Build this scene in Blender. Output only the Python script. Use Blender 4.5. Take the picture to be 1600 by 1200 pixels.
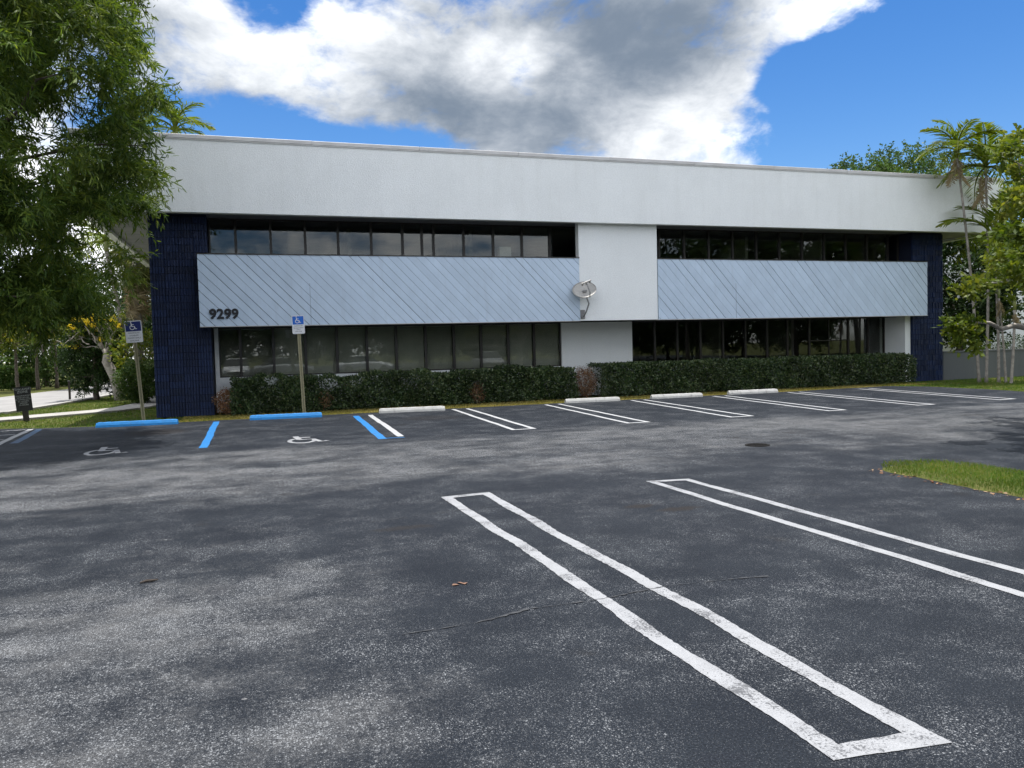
import bpy, math, random
import numpy as np
from mathutils import Vector, Matrix
for o in list(bpy.data.objects): bpy.data.objects.remove(o)
SC = bpy.context.scene
COL = SC.collection
random.seed(7); RNG = np.random.default_rng(11)
R = math.radians
# ------------------------------------------------------------ camera
CAM_H = 1.67
YAW, PITCH, ROLL, FPX = 0.31239687, -0.04501321, -0.02656054, 1228.85
_fw = np.array([math.sin(YAW)*math.cos(PITCH), math.cos(YAW)*math.cos(PITCH), math.sin(PITCH)])
_r0 = np.array([math.cos(YAW), -math.sin(YAW), 0.0]); _u0 = np.cross(_r0, _fw)
_r = math.cos(ROLL)*_r0 + math.sin(ROLL)*_u0
_u = -math.sin(ROLL)*_r0 + math.cos(ROLL)*_u0
cam_data = bpy.data.cameras.new('camera'); cam = bpy.data.objects.new('camera', cam_data); COL.objects.link(cam)
cam_data.sensor_fit = 'HORIZONTAL'; cam_data.sensor_width = 36.0
cam_data.lens = 36.0*FPX/1600.0
cam_data.clip_start = 0.1; cam_data.clip_end = 5000
m = Matrix.Identity(4)
for i in range(3):
    m[i][0] = _r[i]; m[i][1] = _u[i]; m[i][2] = -_fw[i]
m[2][3] = CAM_H
cam.matrix_world = m
SC.camera = cam
# ------------------------------------------------------------ sun + view
SUN_DIR = Vector((0.050, 0.050, 1.0)).normalized()      # from ground towards the sun: nearly overhead, just behind the building
sun_el = math.asin(SUN_DIR.z); sun_az = math.atan2(SUN_DIR.x, SUN_DIR.y)
sd = bpy.data.lights.new('sun', 'SUN'); sd.energy = 2.0; sd.angle = R(0.6); sd.color = (1.0, 0.965, 0.92)
sun = bpy.data.objects.new('sun', sd); COL.objects.link(sun)
sun.rotation_euler = SUN_DIR.to_track_quat('Z', 'Y').to_euler(); sun.location = (0, 0, 60)
SC.view_settings.view_transform = 'Standard'; SC.view_settings.look = 'None'
SC.view_settings.exposure = 1.74; SC.view_settings.gamma = 1.0; SC.view_settings.use_curve_mapping = False
SC.render.engine = 'CYCLES'
SC.cycles.max_bounces = 4; SC.cycles.diffuse_bounces = 2; SC.cycles.glossy_bounces = 2; SC.cycles.transparent_max_bounces = 12
SC.render.resolution_x = 1024; SC.render.resolution_y = 768

# ------------------------------------------------------------ node helper
class NT:
    def __init__(s, tree): s.t = tree; s.n = tree.nodes; s.l = tree.links
    def node(s, typ, **kw):
        n = s.n.new(typ)
        for k, v in kw.items(): setattr(n, k, v)
        return n
    def put(s, sock, v):
        if isinstance(v, bpy.types.NodeSocket): s.l.new(v, sock)
        elif v is not None:
            if isinstance(v, (tuple, list)) and sock.type == 'RGBA' and len(v) == 3: v = (*v, 1)
            sock.default_value = v
    def math(s, op, a, b=None, c=None, clamp=False):
        n = s.node('ShaderNodeMath', operation=op, use_clamp=clamp)
        s.put(n.inputs[0], a)
        if b is not None: s.put(n.inputs[1], b)
        if c is not None: s.put(n.inputs[2], c)
        return n.outputs[0]
    def vmath(s, op, a, b=None, scale=None):
        n = s.node('ShaderNodeVectorMath', operation=op)
        s.put(n.inputs[0], a)
        if b is not None: s.put(n.inputs[1], b)
        if scale is not None: s.put(n.inputs['Scale'], scale)
        return n.outputs['Value'] if op in ('LENGTH', 'DOT_PRODUCT', 'DISTANCE') else n.outputs[0]
    def noise(s, vec, scale, detail=4, rough=.5, dist=0, out='Fac'):
        n = s.node('ShaderNodeTexNoise'); s.put(n.inputs['Vector'], vec)
        n.inputs['Scale'].default_value = scale; n.inputs['Detail'].default_value = detail
        n.inputs['Roughness'].default_value = rough; n.inputs['Distortion'].default_value = dist
        return n.outputs[out]
    def voro(s, vec, scale, feature='F1', out='Distance'):
        n = s.node('ShaderNodeTexVoronoi', feature=feature); s.put(n.inputs['Vector'], vec)
        n.inputs['Scale'].default_value = scale
        return n.outputs[out]
    def ramp(s, fac, lo, hi, a=0.0, b=1.0, smooth=True):
        n = s.node('ShaderNodeMapRange', interpolation_type='SMOOTHSTEP' if smooth else 'LINEAR')
        s.put(n.inputs['Value'], fac); n.inputs['From Min'].default_value = lo; n.inputs['From Max'].default_value = hi
        n.inputs['To Min'].default_value = a; n.inputs['To Max'].default_value = b
        return n.outputs[0]
    def mix(s, fac, a, b, blend='MIX'):
        n = s.node('ShaderNodeMix', data_type='RGBA', blend_type=blend)
        s.put(n.inputs[0], fac); s.put(n.inputs[6], a); s.put(n.inputs[7], b)
        return n.outputs[2]
    def comb(s, x, y, z):
        n = s.node('ShaderNodeCombineXYZ'); s.put(n.inputs[0], x); s.put(n.inputs[1], y); s.put(n.inputs[2], z); return n.outputs[0]
    def sep(s, v):
        n = s.node('ShaderNodeSeparateXYZ'); s.put(n.inputs[0], v); return n.outputs
    def bump(s, h, strength=.3, dist=.01):
        n = s.node('ShaderNodeBump'); n.inputs['Strength'].default_value = strength; n.inputs['Distance'].default_value = dist
        s.put(n.inputs['Height'], h); return n.outputs[0]

# ------------------------------------------------------------ world: clear sky + clouds
world = bpy.data.worlds.new('World'); SC.world = world; world.use_nodes = True
w = NT(world.node_tree); w.n.clear()
sky = w.node('ShaderNodeTexSky', sky_type='NISHITA'); sky.sun_disc = False
sky.sun_elevation = sun_el; sky.sun_rotation = sun_az
sky.altitude = 0; sky.air_density = 1.0; sky.dust_density = 0.2; sky.ozone_density = 3.0
SKY_STRENGTH = 0.046
geo = w.node('ShaderNodeTexCoord').outputs['Generated']
dirv = w.vmath('NORMALIZE', geo)
dx, dy, dz = w.sep(dirv)
azn = w.math('MULTIPLY', w.math('ARCTAN2', dx, dy), 180/math.pi)
eln = w.math('MULTIPLY', w.math('ARCSINE', dz), 180/math.pi)
ae = w.comb(azn, eln, 0.0)
pv = w.vmath('MULTIPLY', dirv, (1.0, 1.0, 1.7))
warp = w.noise(pv, 5.0, 3, .5, out='Color')
pw = w.vmath('ADD', pv, w.vmath('SCALE', w.vmath('SUBTRACT', warp, (.5, .5, .5)), scale=.08))
n1 = w.noise(pw, 4.2, 7, .58)
n2 = w.noise(pw, 15.0, 5, .64)
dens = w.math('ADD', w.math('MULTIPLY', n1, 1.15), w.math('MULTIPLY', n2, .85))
dens = w.math('SUBTRACT', dens, .355)          # cloud cover of the whole dome, about three quarters, raised to light the facade
def blob(az, el, rx, ry, wgt, rot=0.0):
    mp = w.node('ShaderNodeMapping', vector_type='TEXTURE'); w.put(mp.inputs['Vector'], ae)
    mp.inputs['Location'].default_value = (az, el, 0); mp.inputs['Rotation'].default_value = (0, 0, R(rot)); mp.inputs['Scale'].default_value = (rx, ry, 1)
    d = w.vmath('DOT_PRODUCT', mp.outputs[0], mp.outputs[0])
    return w.ramp(d, 0.0, 1.9, wgt, 0.0)
# where the photograph shows cloud (+) and blue (-), as azimuth / elevation on the dome
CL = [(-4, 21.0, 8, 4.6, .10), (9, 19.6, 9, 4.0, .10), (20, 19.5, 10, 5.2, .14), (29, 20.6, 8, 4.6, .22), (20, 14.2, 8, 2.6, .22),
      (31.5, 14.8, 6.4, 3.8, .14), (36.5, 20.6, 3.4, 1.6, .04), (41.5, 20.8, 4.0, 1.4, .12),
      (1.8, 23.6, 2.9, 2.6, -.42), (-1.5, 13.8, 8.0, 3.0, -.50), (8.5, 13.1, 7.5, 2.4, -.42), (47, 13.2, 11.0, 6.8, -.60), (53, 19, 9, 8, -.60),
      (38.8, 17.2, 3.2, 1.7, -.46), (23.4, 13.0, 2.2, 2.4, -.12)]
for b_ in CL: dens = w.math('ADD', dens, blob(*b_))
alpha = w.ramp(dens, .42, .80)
# broad first blob dulls all cloud in view; the rest grey thick undersides
gb = 0.0  # cloud out of view stays whiter, as added fill for the facade
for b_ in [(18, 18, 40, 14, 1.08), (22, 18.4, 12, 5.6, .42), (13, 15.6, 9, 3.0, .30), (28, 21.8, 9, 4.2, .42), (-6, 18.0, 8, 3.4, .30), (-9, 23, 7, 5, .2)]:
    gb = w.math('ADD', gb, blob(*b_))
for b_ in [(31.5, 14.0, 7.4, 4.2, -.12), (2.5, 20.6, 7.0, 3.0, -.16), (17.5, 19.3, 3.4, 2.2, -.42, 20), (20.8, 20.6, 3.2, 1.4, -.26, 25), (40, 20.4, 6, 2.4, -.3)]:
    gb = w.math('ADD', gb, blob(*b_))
n3 = w.noise(pw, 9.0, 6, .66)
n4 = w.noise(w.vmath('ADD', pw, (0, 0, .035)), 4.2, 5, .58)      # the same field a little higher up: lit tops, shaded bases
relief = w.math('MULTIPLY', w.math('SUBTRACT', n4, n1), 1.3)
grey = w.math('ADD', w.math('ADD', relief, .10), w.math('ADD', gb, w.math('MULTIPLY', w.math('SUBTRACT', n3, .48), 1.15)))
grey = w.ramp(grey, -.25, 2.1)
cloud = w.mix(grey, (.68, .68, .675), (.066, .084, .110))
skyc = w.vmath('SCALE', sky.outputs[0], scale=SKY_STRENGTH)
hs = w.node('ShaderNodeHueSaturation'); hs.inputs['Saturation'].default_value = 1.34; hs.inputs['Hue'].default_value = .508; w.put(hs.inputs['Color'], skyc)
hazef = w.ramp(eln, -2, 12, .5, 0.0)
skyb = w.mix(hazef, hs.outputs[0], (.22, .26, .31))
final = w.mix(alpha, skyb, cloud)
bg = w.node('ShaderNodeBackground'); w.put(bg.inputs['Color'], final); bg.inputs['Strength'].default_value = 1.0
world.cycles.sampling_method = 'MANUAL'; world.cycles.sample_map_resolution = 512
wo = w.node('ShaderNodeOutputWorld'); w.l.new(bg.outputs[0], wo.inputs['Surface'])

# ------------------------------------------------------------ pixel -> world
def ray(x, y): return (x-800)/FPX*_r - (y-600)/FPX*_u + _fw
def G(x, y, z=0.0):
    d = ray(x, y); t = (z-CAM_H)/d[2]; return (d[0]*t, d[1]*t)
def PL(x, y, Y):
    d = ray(x, y); t = Y/d[1]; return (d[0]*t, Y, d[2]*t+CAM_H)
def project(P):
    P = np.asarray(P, float) - (0, 0, CAM_H)
    z = P@_fw
    return 800+FPX*(P@_r)/z, 600-FPX*(P@_u)/z, z

# ------------------------------------------------------------ object helpers
def tag(o, label=None, cat=None, group=None, kind=None):
    if label: o['label'] = label
    if cat: o['category'] = cat
    if group: o['group'] = group
    if kind: o['kind'] = kind
    return o
def thing(name, label, cat, loc=(0, 0, 0), group=None, rz=0):
    o = bpy.data.objects.new(name, None); COL.objects.link(o); o.location = loc; o.rotation_euler = (0, 0, rz)
    o.empty_display_size = .2
    return tag(o, label, cat, group)
def link(name, mesh, mat, parent=None, world=True, loc=None):
    """one mesh object; vertices are world coordinates unless loc is given"""
    if mat is not None and not mesh.materials: mesh.materials.append(mat)
    o = bpy.data.objects.new(name, mesh); COL.objects.link(o)
    if parent is not None:
        o.parent = parent
        if world:
            p = parent; L = Vector((0, 0, 0))
            while p is not None: L += p.location; p = p.parent
            o.location = -L
    if loc is not None: o.location = Vector(loc) + (o.location if (parent is not None and world) else Vector((0, 0, 0)))
    return o
class MB:
    def __init__(s): s.v = []; s.f = []; s.m = []
    def add(s, vs, fs, mi=0):
        k = len(s.v); s.v += [tuple(v) for v in vs]; s.f += [tuple(i+k for i in f) for f in fs]; s.m += [mi]*len(fs); return s
    def box(s, x0, x1, y0, y1, z0, z1, mi=0, bev=0.0):
        if bev <= 0:
            return s.add([(x0,y0,z0),(x1,y0,z0),(x1,y1,z0),(x0,y1,z0),(x0,y0,z1),(x1,y0,z1),(x1,y1,z1),(x0,y1,z1)],
                         [(0,3,2,1),(4,5,6,7),(0,1,5,4),(1,2,6,5),(2,3,7,6),(3,0,4,7)], mi)
        b = bev; v = []; 
        for z, i in ((z0, b), (z0+b, 0), (z1-b, 0), (z1, b)):
            for (x, y) in ((x0+i+b*0, y0+i), (x1-i, y0+i), (x1-i, y1-i), (x0+i, y1-i)): v.append((x, y, z))
        f = [(3,2,1,0), (12,13,14,15)]
        for k in range(3):
            for j in range(4): f.append((k*4+j, k*4+(j+1) % 4, k*4+4+(j+1) % 4, k*4+4+j))
        return s.add(v, f, mi)
    def tube(s, pts, rad, n=7, mi=0, cap=True):
        pts = [Vector(p) for p in pts]; k = len(s.v); N = len(pts)
        if not hasattr(rad, '__len__'): rad = [rad]*N
        up = Vector((0.13, 0.31, .94))
        for i, p in enumerate(pts):
            d = (pts[min(i+1, N-1)]-pts[max(i-1, 0)]).normalized()
            a = d.cross(up)
            if a.length < .05: a = d.cross(Vector((1, 0, 0)))
            a.normalize(); b = d.cross(a)
            for j in range(n):
                t = 2*math.pi*j/n; s.v.append(tuple(p+(a*math.cos(t)+b*math.sin(t))*rad[i]))
        for i in range(N-1):
            for j in range(n):
                s.f.append((k+i*n+j, k+i*n+(j+1) % n, k+(i+1)*n+(j+1) % n, k+(i+1)*n+j)); s.m.append(mi)
        if cap:
            s.f.append(tuple(k+j for j in range(n))[::-1]); s.m.append(mi)
            s.f.append(tuple(k+(N-1)*n+j for j in range(n))); s.m.append(mi)
        return s
    def mesh(s, name='m', smooth=False):
        me = bpy.data.meshes.new(name); me.from_pydata(s.v, [], s.f)
        if any(s.m): me.polygons.foreach_set('material_index', s.m)
        if smooth: me.polygons.foreach_set('use_smooth', [True]*len(s.f))
        me.update(); return me
    def build(s, name, mat, parent=None, smooth=False, **kw):
        return link(name, s.mesh(name, smooth), mat, parent, **kw)
def tri_mesh(name, V, F, rnd=None):
    """fast mesh from numpy arrays of vertices and triangles"""
    me = bpy.data.meshes.new(name); nv, nf = len(V), len(F)
    me.vertices.add(nv); me.loops.add(nf*3); me.polygons.add(nf)
    me.vertices.foreach_set('co', np.ascontiguousarray(V, np.float32).ravel())
    me.loops.foreach_set('vertex_index', np.ascontiguousarray(F, np.int32).ravel())
    me.polygons.foreach_set('loop_start', np.arange(0, nf*3, 3, dtype=np.int32))
    if rnd is not None:
        a = me.attributes.new('rnd', 'FLOAT', 'POINT'); a.data.foreach_set('value', np.ascontiguousarray(rnd, np.float32))
    me.update(); return me
def unit(a): return a/np.maximum(np.linalg.norm(a, axis=-1, keepdims=True), 1e-9)
def leaf_arrays(P, D, N, L, W, curve=0.0, kind='long'):
    """arrays for many leaves. kind long: 6 vertices, curved; kind small: 4 vertices, folded"""
    n = len(P); D = unit(D); S = unit(np.cross(D, N)); N = unit(np.cross(S, D))
    L = np.broadcast_to(L, n)[:, None]; W = np.broadcast_to(W, n)[:, None]; curve = np.broadcast_to(curve, n)[:, None]
    if kind == 'long':
        def at(t): return P + D*L*t - N*L*curve*t*t
        V = np.stack([P, at(.33)+S*W*.46, at(.33)-S*W*.46, at(.68)+S*W*.4, at(.68)-S*W*.4, at(1.0)], 1)
        f = np.array([(0,1,2),(1,3,4),(1,4,2),(3,5,4)])
    else:
        mid = P + D*L*.5 - N*W*.15
        V = np.stack([P, mid+S*W*.5+N*W*.15, P+D*L, mid-S*W*.5+N*W*.15], 1)
        f = np.array([(0,1,2),(0,2,3)])
    k = V.shape[1]
    F = (f[None]+(np.arange(n)*k)[:, None, None]).reshape(-1, 3)
    return V.reshape(-1, 3), F, k
def leaves(name, mat, parent, P, D, N, L, W, curve=0.0, kind='small', rnd=None, kindtag=None):
    V, F, k = leaf_arrays(P, D, N, L, W, curve, kind)
    if rnd is None: rnd = RNG.random(len(P))
    o = link(name, tri_mesh(name, V, F, np.repeat(rnd, k)), mat, parent)
    if kindtag: o['kind'] = kindtag
    return o
def rdir(n):
    return unit(RNG.normal(size=(n, 3)))

# ------------------------------------------------------------ materials
MATS = {}
def new_mat(name):
    mt = bpy.data.materials.new(name); mt.use_nodes = True; t = NT(mt.node_tree); t.n.clear()
    out = t.node('ShaderNodeOutputMaterial'); MATS[name] = mt
    return mt, t, out
def principled(t, out, color, rough=.6, normal=None, metallic=0.0, spec=.5):
    p = t.node('ShaderNodeBsdfPrincipled')
    t.put(p.inputs['Base Color'], color); t.put(p.inputs['Roughness'], rough); t.put(p.inputs['Metallic'], metallic)
    p.inputs['Specular IOR Level'].default_value = spec
    if normal is not None: t.put(p.inputs['Normal'], normal)
    t.l.new(p.outputs[0], out.inputs['Surface']); return p
def objc(t): return t.node('ShaderNodeTexCoord').outputs['Object']
def posw(t): return t.node('ShaderNodeNewGeometry').outputs['Position']
def simple(name, c1, c2=None, scale=6.0, rough=.6, bump=0.0, bscale=60, metallic=0.0, spec=.4, grime=None):
    mt, t, out = new_mat(name); v = posw(t)
    c2 = c2 or tuple(x*.82 for x in c1)
    f = t.ramp(t.noise(v, scale, 5, .6), .3, .7)
    col = t.mix(f, c1, c2)
    if grime:
        g = t.ramp(t.noise(t.vmath('MULTIPLY', v, (1, 1, .18)), grime[1], 6, .65), .52, .75, 0, grime[2])
        col = t.mix(g, col, grime[0])
    nrm = t.bump(t.noise(v, bscale, 4, .6), bump, .01) if bump > 0 else None
    principled(t, out, col, rough, nrm, metallic, spec); return mt
def foliage(name, stops, trans=.35, rough=.45, tcol=None, spec=.18):
    mt, t, out = new_mat(name)
    a = t.node('ShaderNodeAttribute', attribute_name='rnd').outputs['Fac']
    cr = t.node('ShaderNodeValToRGB'); e = cr.color_ramp.elements
    e[0].position = 0; e[0].color = (*stops[0], 1); e[1].position = 1; e[1].color = (*stops[-1], 1)
    for i, s_ in enumerate(stops[1:-1]):
        k = e.new((i+1)/(len(stops)-1)); k.color = (*s_, 1)
    t.put(cr.inputs[0], a)
    v = posw(t); big = t.ramp(t.noise(v, .9, 3, .5), .3, .7, .75, 1.2)
    col = t.vmath('SCALE', cr.outputs[0], scale=big)
    p = t.node('ShaderNodeBsdfPrincipled'); t.put(p.inputs['Base Color'], col); p.inputs['Roughness'].default_value = rough
    p.inputs['Specular IOR Level'].default_value = spec
    tr = t.node('ShaderNodeBsdfTranslucent'); t.put(tr.inputs['Color'], t.mix(1.0, col, tcol or (1.5, 1.45, .6), 'MULTIPLY'))
    mx = t.node('ShaderNodeMixShader'); mx.inputs[0].default_value = trans
    t.l.new(p.outputs[0], mx.inputs[1]); t.l.new(tr.outputs[0], mx.inputs[2]); t.l.new(mx.outputs[0], out.inputs['Surface'])
    return mt

def make_asphalt():
    mt, t, out = new_mat('asphalt'); v = posw(t); x, y, z = t.sep(v)
    flat = t.comb(x, y, 0.0)
    big = t.noise(flat, .33, 5, .62, .4)
    streak = t.noise(t.vmath('MULTIPLY', flat, (.35, 1.3, 1)), 1.0, 5, .6, .6)
    med = t.noise(flat, 2.2, 6, .68)
    fine = t.noise(flat, 95, 2, .7)
    # wheel-worn driving lane between the two rows of stalls, and the worn near left corner
    lane = t.math('MULTIPLY', t.ramp(y, 8.6, 10.8), t.ramp(y, 16.4, 13.6))
    leftw = t.math('MULTIPLY', t.ramp(x, 2.6, -1.0), t.ramp(y, 9.5, 5.0))
    rightn = t.math('MULTIPLY', t.ramp(x, .6, 2.6), t.ramp(y, 9.6, 8.2))
    mask = t.math('SUBTRACT', t.math('ADD', t.math('MULTIPLY', lane, .19), t.math('MULTIPLY', leftw, .19)), t.math('MULTIPLY', rightn, .09))
    wear = t.math('ADD', t.math('ADD', t.math('MULTIPLY', big, .36), t.math('MULTIPLY', streak, .36)), t.math('ADD', t.math('MULTIPLY', med, .28), mask))
    wearm = t.ramp(t.math('ADD', wear, t.math('MULTIPLY', t.math('SUBTRACT', t.noise(flat, 28, 4, .8), .5), .34)), .56, .80)
    seal = t.mix(t.ramp(t.noise(flat, 1.1, 4, .6), .3, .7), (.0122, .0148, .0195), (.0160, .0192, .0244))
    worn = t.mix(t.ramp(t.noise(flat, 3.1, 4, .6), .3, .7), (.040, .0425, .0465), (.072, .073, .0745))
    col = t.mix(wearm, seal, worn)
    grain = t.ramp(fine, .32, .68, .60, 1.38)
    col = t.vmath('SCALE', col, scale=grain)
    # pale stones showing through the sealer: three sizes, gathered in worn areas
    cl = t.math('ADD', t.math('MULTIPLY', t.ramp(t.noise(flat, 1.3, 6, .74), .36, .70), .26), t.math('MULTIPLY', wearm, .26))
    jit = t.vmath('ADD', flat, t.vmath('SCALE', t.noise(flat, 70, 1, .5, out='Color'), scale=.010))
    for sc_, r0, amt, chn, thr in ((74, .42, .85, 0, 1.03), (130, .50, .70, 1, .99), (230, .55, .40, 2, .88)):
        vn = t.node('ShaderNodeTexVoronoi', voronoi_dimensions='2D'); t.put(vn.inputs['Vector'], jit); vn.inputs['Scale'].default_value = sc_
        vd = vn.outputs['Distance']; vr = t.sep(vn.outputs['Color'])[chn]
        pick = t.ramp(t.math('ADD', vr, cl), thr, thr+.16)
        dot = t.math('MULTIPLY', t.ramp(vd, r0, r0*.4), pick)
        col = t.mix(t.math('MULTIPLY', dot, amt), col, (.23, .24, .25))
    # chalky scuffs
    sc = t.math('MULTIPLY', t.ramp(t.noise(t.vmath('MULTIPLY', flat, (1, 1.5, 1)), 2.6, 7, .72, .3), .63, .72), t.ramp(t.noise(flat, 40, 3, .6), .45, .6))
    col = t.mix(t.math('MULTIPLY', sc, .6), col, (.24, .24, .24))
    # oil drips
    oil = t.ramp(t.math('ADD', t.noise(flat, .8, 3, .5), t.math('MULTIPLY', t.noise(flat, 6, 4, .6), .12)), .73, .79)
    col = t.mix(t.math('MULTIPLY', oil, .6), col, (.016, .016, .017))
    # pot-hole scars and one drip under a parked bumper
    wob9 = t.noise(flat, 9, 5, .7)
    for (cx_, cy_, rx_, ry_, am) in ((3.72, 7.32, .20, .11, .75), (4.02, 7.02, .26, .11, .8), (1.25, 7.35, .34, .10, .55), (-2.2, 19.3, .75, .85, .7), (4.1, 19.2, .9, .8, .35)):
        q = t.vmath('DIVIDE', t.vmath('SUBTRACT', flat, (cx_, cy_, 0)), (rx_, ry_, 1))
        dd = t.math('ADD', t.vmath('LENGTH', q), t.math('MULTIPLY', t.math('SUBTRACT', wob9, .5), 1.7))
        col = t.mix(t.ramp(dd, 1.05, .62, 0, am), col, (.021, .019, .018))
    h = t.noise(flat, 105, 2, .75)
    principled(t, out, col, t.ramp(wearm, 0, 1, .62, .85), t.bump(h, .55, .006), spec=.05)
    return mt
def make_paint(name, c, wear=.5):
    mt, t, out = new_mat(name); v = posw(t); x, y, z = t.sep(v); flat = t.comb(x, y, 0.0)
    k = t.math('ADD', t.math('MULTIPLY', t.noise(flat, 3.0, 8, .75), .55), t.math('MULTIPLY', t.noise(flat, 70, 4, .7), .45))
    chip = t.ramp(k, .585-.06*wear, .64-.06*wear)
    dirty = t.ramp(t.noise(flat, 7, 6, .65), .35, .75)
    col = t.mix(t.math('MULTIPLY', dirty, .45), c, tuple(a*.62 for a in c))
    col = t.vmath('SCALE', col, scale=t.ramp(t.noise(flat, 110, 3, .7), .3, .7, .82, 1.1))
    col = t.mix(t.math('MULTIPLY', chip, .85), col, (.055, .057, .062))
    principled(t, out, col, .65, t.bump(t.noise(flat, 130, 3, .7), .5, .005), spec=.3); return mt
def make_stucco(name, c, dirt=.25):
    mt, t, out = new_mat(name); v = posw(t)
    big = t.ramp(t.noise(v, .7, 5, .6), .3, .72)
    strk = t.ramp(t.noise(t.vmath('MULTIPLY', v, (2.2, 2.2, .22)), 1.4, 7, .66), .45, .8)
    col = t.mix(t.math('MULTIPLY', big, .5), c, tuple(a*.90 for a in c))
    col = t.mix(t.math('MULTIPLY', strk, dirt), col, tuple(a*b for a, b in zip(c, (.80, .80, .78))))
    gr = t.noise(v, 34, 5, .65)
    col = t.vmath('SCALE', col, scale=t.ramp(gr, .3, .7, .95, 1.04))
    principled(t, out, col, .85, t.bump(t.math('ADD', gr, t.math('MULTIPLY', t.noise(v, 120, 3, .6), .5)), .5, .02), spec=.2); return mt
def make_glass():
    mt, t, out = new_mat('tinted_glass')
    g = t.node('ShaderNodeNewGeometry')
    wav = t.noise(g.outputs['Position'], .8, 2, .4)
    nb = t.node('ShaderNodeBump'); nb.inputs['Strength'].default_value = .012; nb.inputs['Distance'].default_value = .05; t.put(nb.inputs['Height'], wav)
    c = t.math('ABSOLUTE', t.vmath('DOT_PRODUCT', g.outputs['Normal'], g.outputs['Incoming']))
    f = t.math('ADD', .040, t.math('MULTIPLY', .9, t.math('POWER', t.math('SUBTRACT', 1.0, c, clamp=True), 5.0)))
    gl = t.node('ShaderNodeBsdfGlossy'); gl.inputs['Roughness'].default_value = 0.0; gl.inputs['Color'].default_value = (.95, .97, 1, 1)
    t.put(gl.inputs['Normal'], nb.outputs[0])
    tr = t.node('ShaderNodeBsdfTransparent'); tr.inputs['Color'].default_value = (.80, .82, .79, 1)
    mx = t.node('ShaderNodeMixShader'); t.put(mx.inputs[0], f)
    t.l.new(tr.outputs[0], mx.inputs[1]); t.l.new(gl.outputs[0], mx.inputs[2]); t.l.new(mx.outputs[0], out.inputs['Surface']); return mt

M_ASPH = make_asphalt()
M_LINE = make_paint('white_line_paint', (.275, .282, .293), 1.1)
M_LINE2 = make_paint('fresh_white_line_paint', (.36, .367, .375), .3)
M_BLUEL = make_paint('blue_line_paint', (.010, .145, .385), .4)
M_BLUEW = make_paint('worn_blue_line_paint', (.035, .10, .20), 1.1)
M_STUCCO = make_stucco('white_stucco', (.865, .89, .885), .30)
M_WALL = make_stucco('white_wall_paint', (.84, .868, .868), .14)
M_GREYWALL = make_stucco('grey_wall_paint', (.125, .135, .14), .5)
M_COPING = simple('coping_metal', (.62, .61, .60), (.52, .51, .50), 2, .45, metallic=.0, spec=.5)
def make_board():
    mt, t, out = new_mat('grey_blue_board_paint'); v = posw(t)
    rnd = t.node('ShaderNodeObjectInfo').outputs['Random']
    col = t.mix(t.ramp(t.noise(v, 1.6, 5, .6), .3, .7), (.53, .64, .77), (.49, .595, .715))
    col = t.vmath('SCALE', col, scale=t.ramp(rnd, 0, 1, .95, 1.03, False))
    x, y, z = t.sep(v)
    low = t.math('MULTIPLY', t.ramp(t.noise(t.vmath('MULTIPLY', v, (3, 3, .35)), 2.0, 7, .7), .46, .8), .32)
    col = t.mix(low, col, (.38, .44, .50))
    grain = t.noise(t.vmath('MULTIPLY', v, (30, 30, 26)), 1.0, 4, .6)
    principled(t, out, col, .55, t.bump(grain, .10, .01), spec=.3); return mt
M_BOARD = make_board()
M_BACK = simple('board_joint', (.16, .19, .23), rough=.9)
def make_block():
    mt, t, out = new_mat('navy_block_paint'); v = posw(t)
    rnd = t.node('ShaderNodeObjectInfo').outputs['Random']
    col = t.mix(t.ramp(t.noise(v, 22, 5, .7), .3, .72), (.0035, .010, .040), (.010, .025, .080))
    col = t.vmath('SCALE', col, scale=t.ramp(rnd, 0, 1, .70, 1.35, False))
    principled(t, out, col, .5, t.bump(t.noise(v, 45, 5, .7), .9, .012), spec=.35); return mt
M_BLUEBLOCK = make_block()
M_MORTAR = simple('navy_mortar', (.008, .013, .035), rough=.9)
M_SOFFIT = simple('soffit_paint', (.30, .31, .32), (.24, .25, .26), 2, .8)
M_BRONZE = simple('dark_bronze_metal', (.022, .019, .017), (.03, .026, .022), 9, .4, spec=.5)
M_GLASS = make_glass()
M_BLIND = simple('blind_slat', (.52, .51, .46), (.46, .45, .41), 3, .6)
M_INT = simple('interior_wall', (.30, .29, .27), rough=.9)
M_INTF = simple('interior_carpet', (.08, .075, .07), rough=.95)
M_NUM = simple('black_number', (.012, .014, .018), rough=.45)
M_DISH = simple('dish_grey', (.40, .39, .36), (.33, .32, .30), 8, .5)
M_GALV = simple('galvanised_metal', (.33, .33, .33), (.25, .25, .25), 12, .45, metallic=.6)
M_STOPW = simple('white_concrete_paint', (.44, .44, .425), (.37, .37, .355), 5, .75, .5, 50, grime=((.16, .155, .15), 7, .75))
M_STOPB = simple('blue_concrete_paint', (.008, .185, .49), (.007, .16, .43), 5, .65, .5, 50, grime=((.05, .13, .22), 6, .4))
M_CONC = simple('concrete_walk', (.36, .35, .33), (.30, .29, .27), 1.3, .85, .35, 50, grime=((.22, .21, .19), 3, .35))
M_ROAD = simple('pale_street_asphalt', (.27, .265, .255), (.22, .215, .21), .7, .85, .4, 60)
M_BARK = simple('grey_bark', (.15, .125, .10), (.075, .06, .05), 9, .9, .9, 28)
M_PALE = simple('silver_bark', (.36, .33, .29), (.20, .18, .155), 7, .85, .9, 26)
M_PALMT = simple('palm_trunk_bark', (.34, .31, .27), (.19, .17, .15), 8, .85, .8, 40, grime=((.12, .11, .09), 9, .6))
M_DIRT = simple('soil', (.075, .058, .042), (.11, .09, .065), 9, .95, .8, 60)
M_WOODP = simple('dark_wood_post', (.030, .025, .021), (.05, .042, .035), 12, .85, .6, 40)
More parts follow.
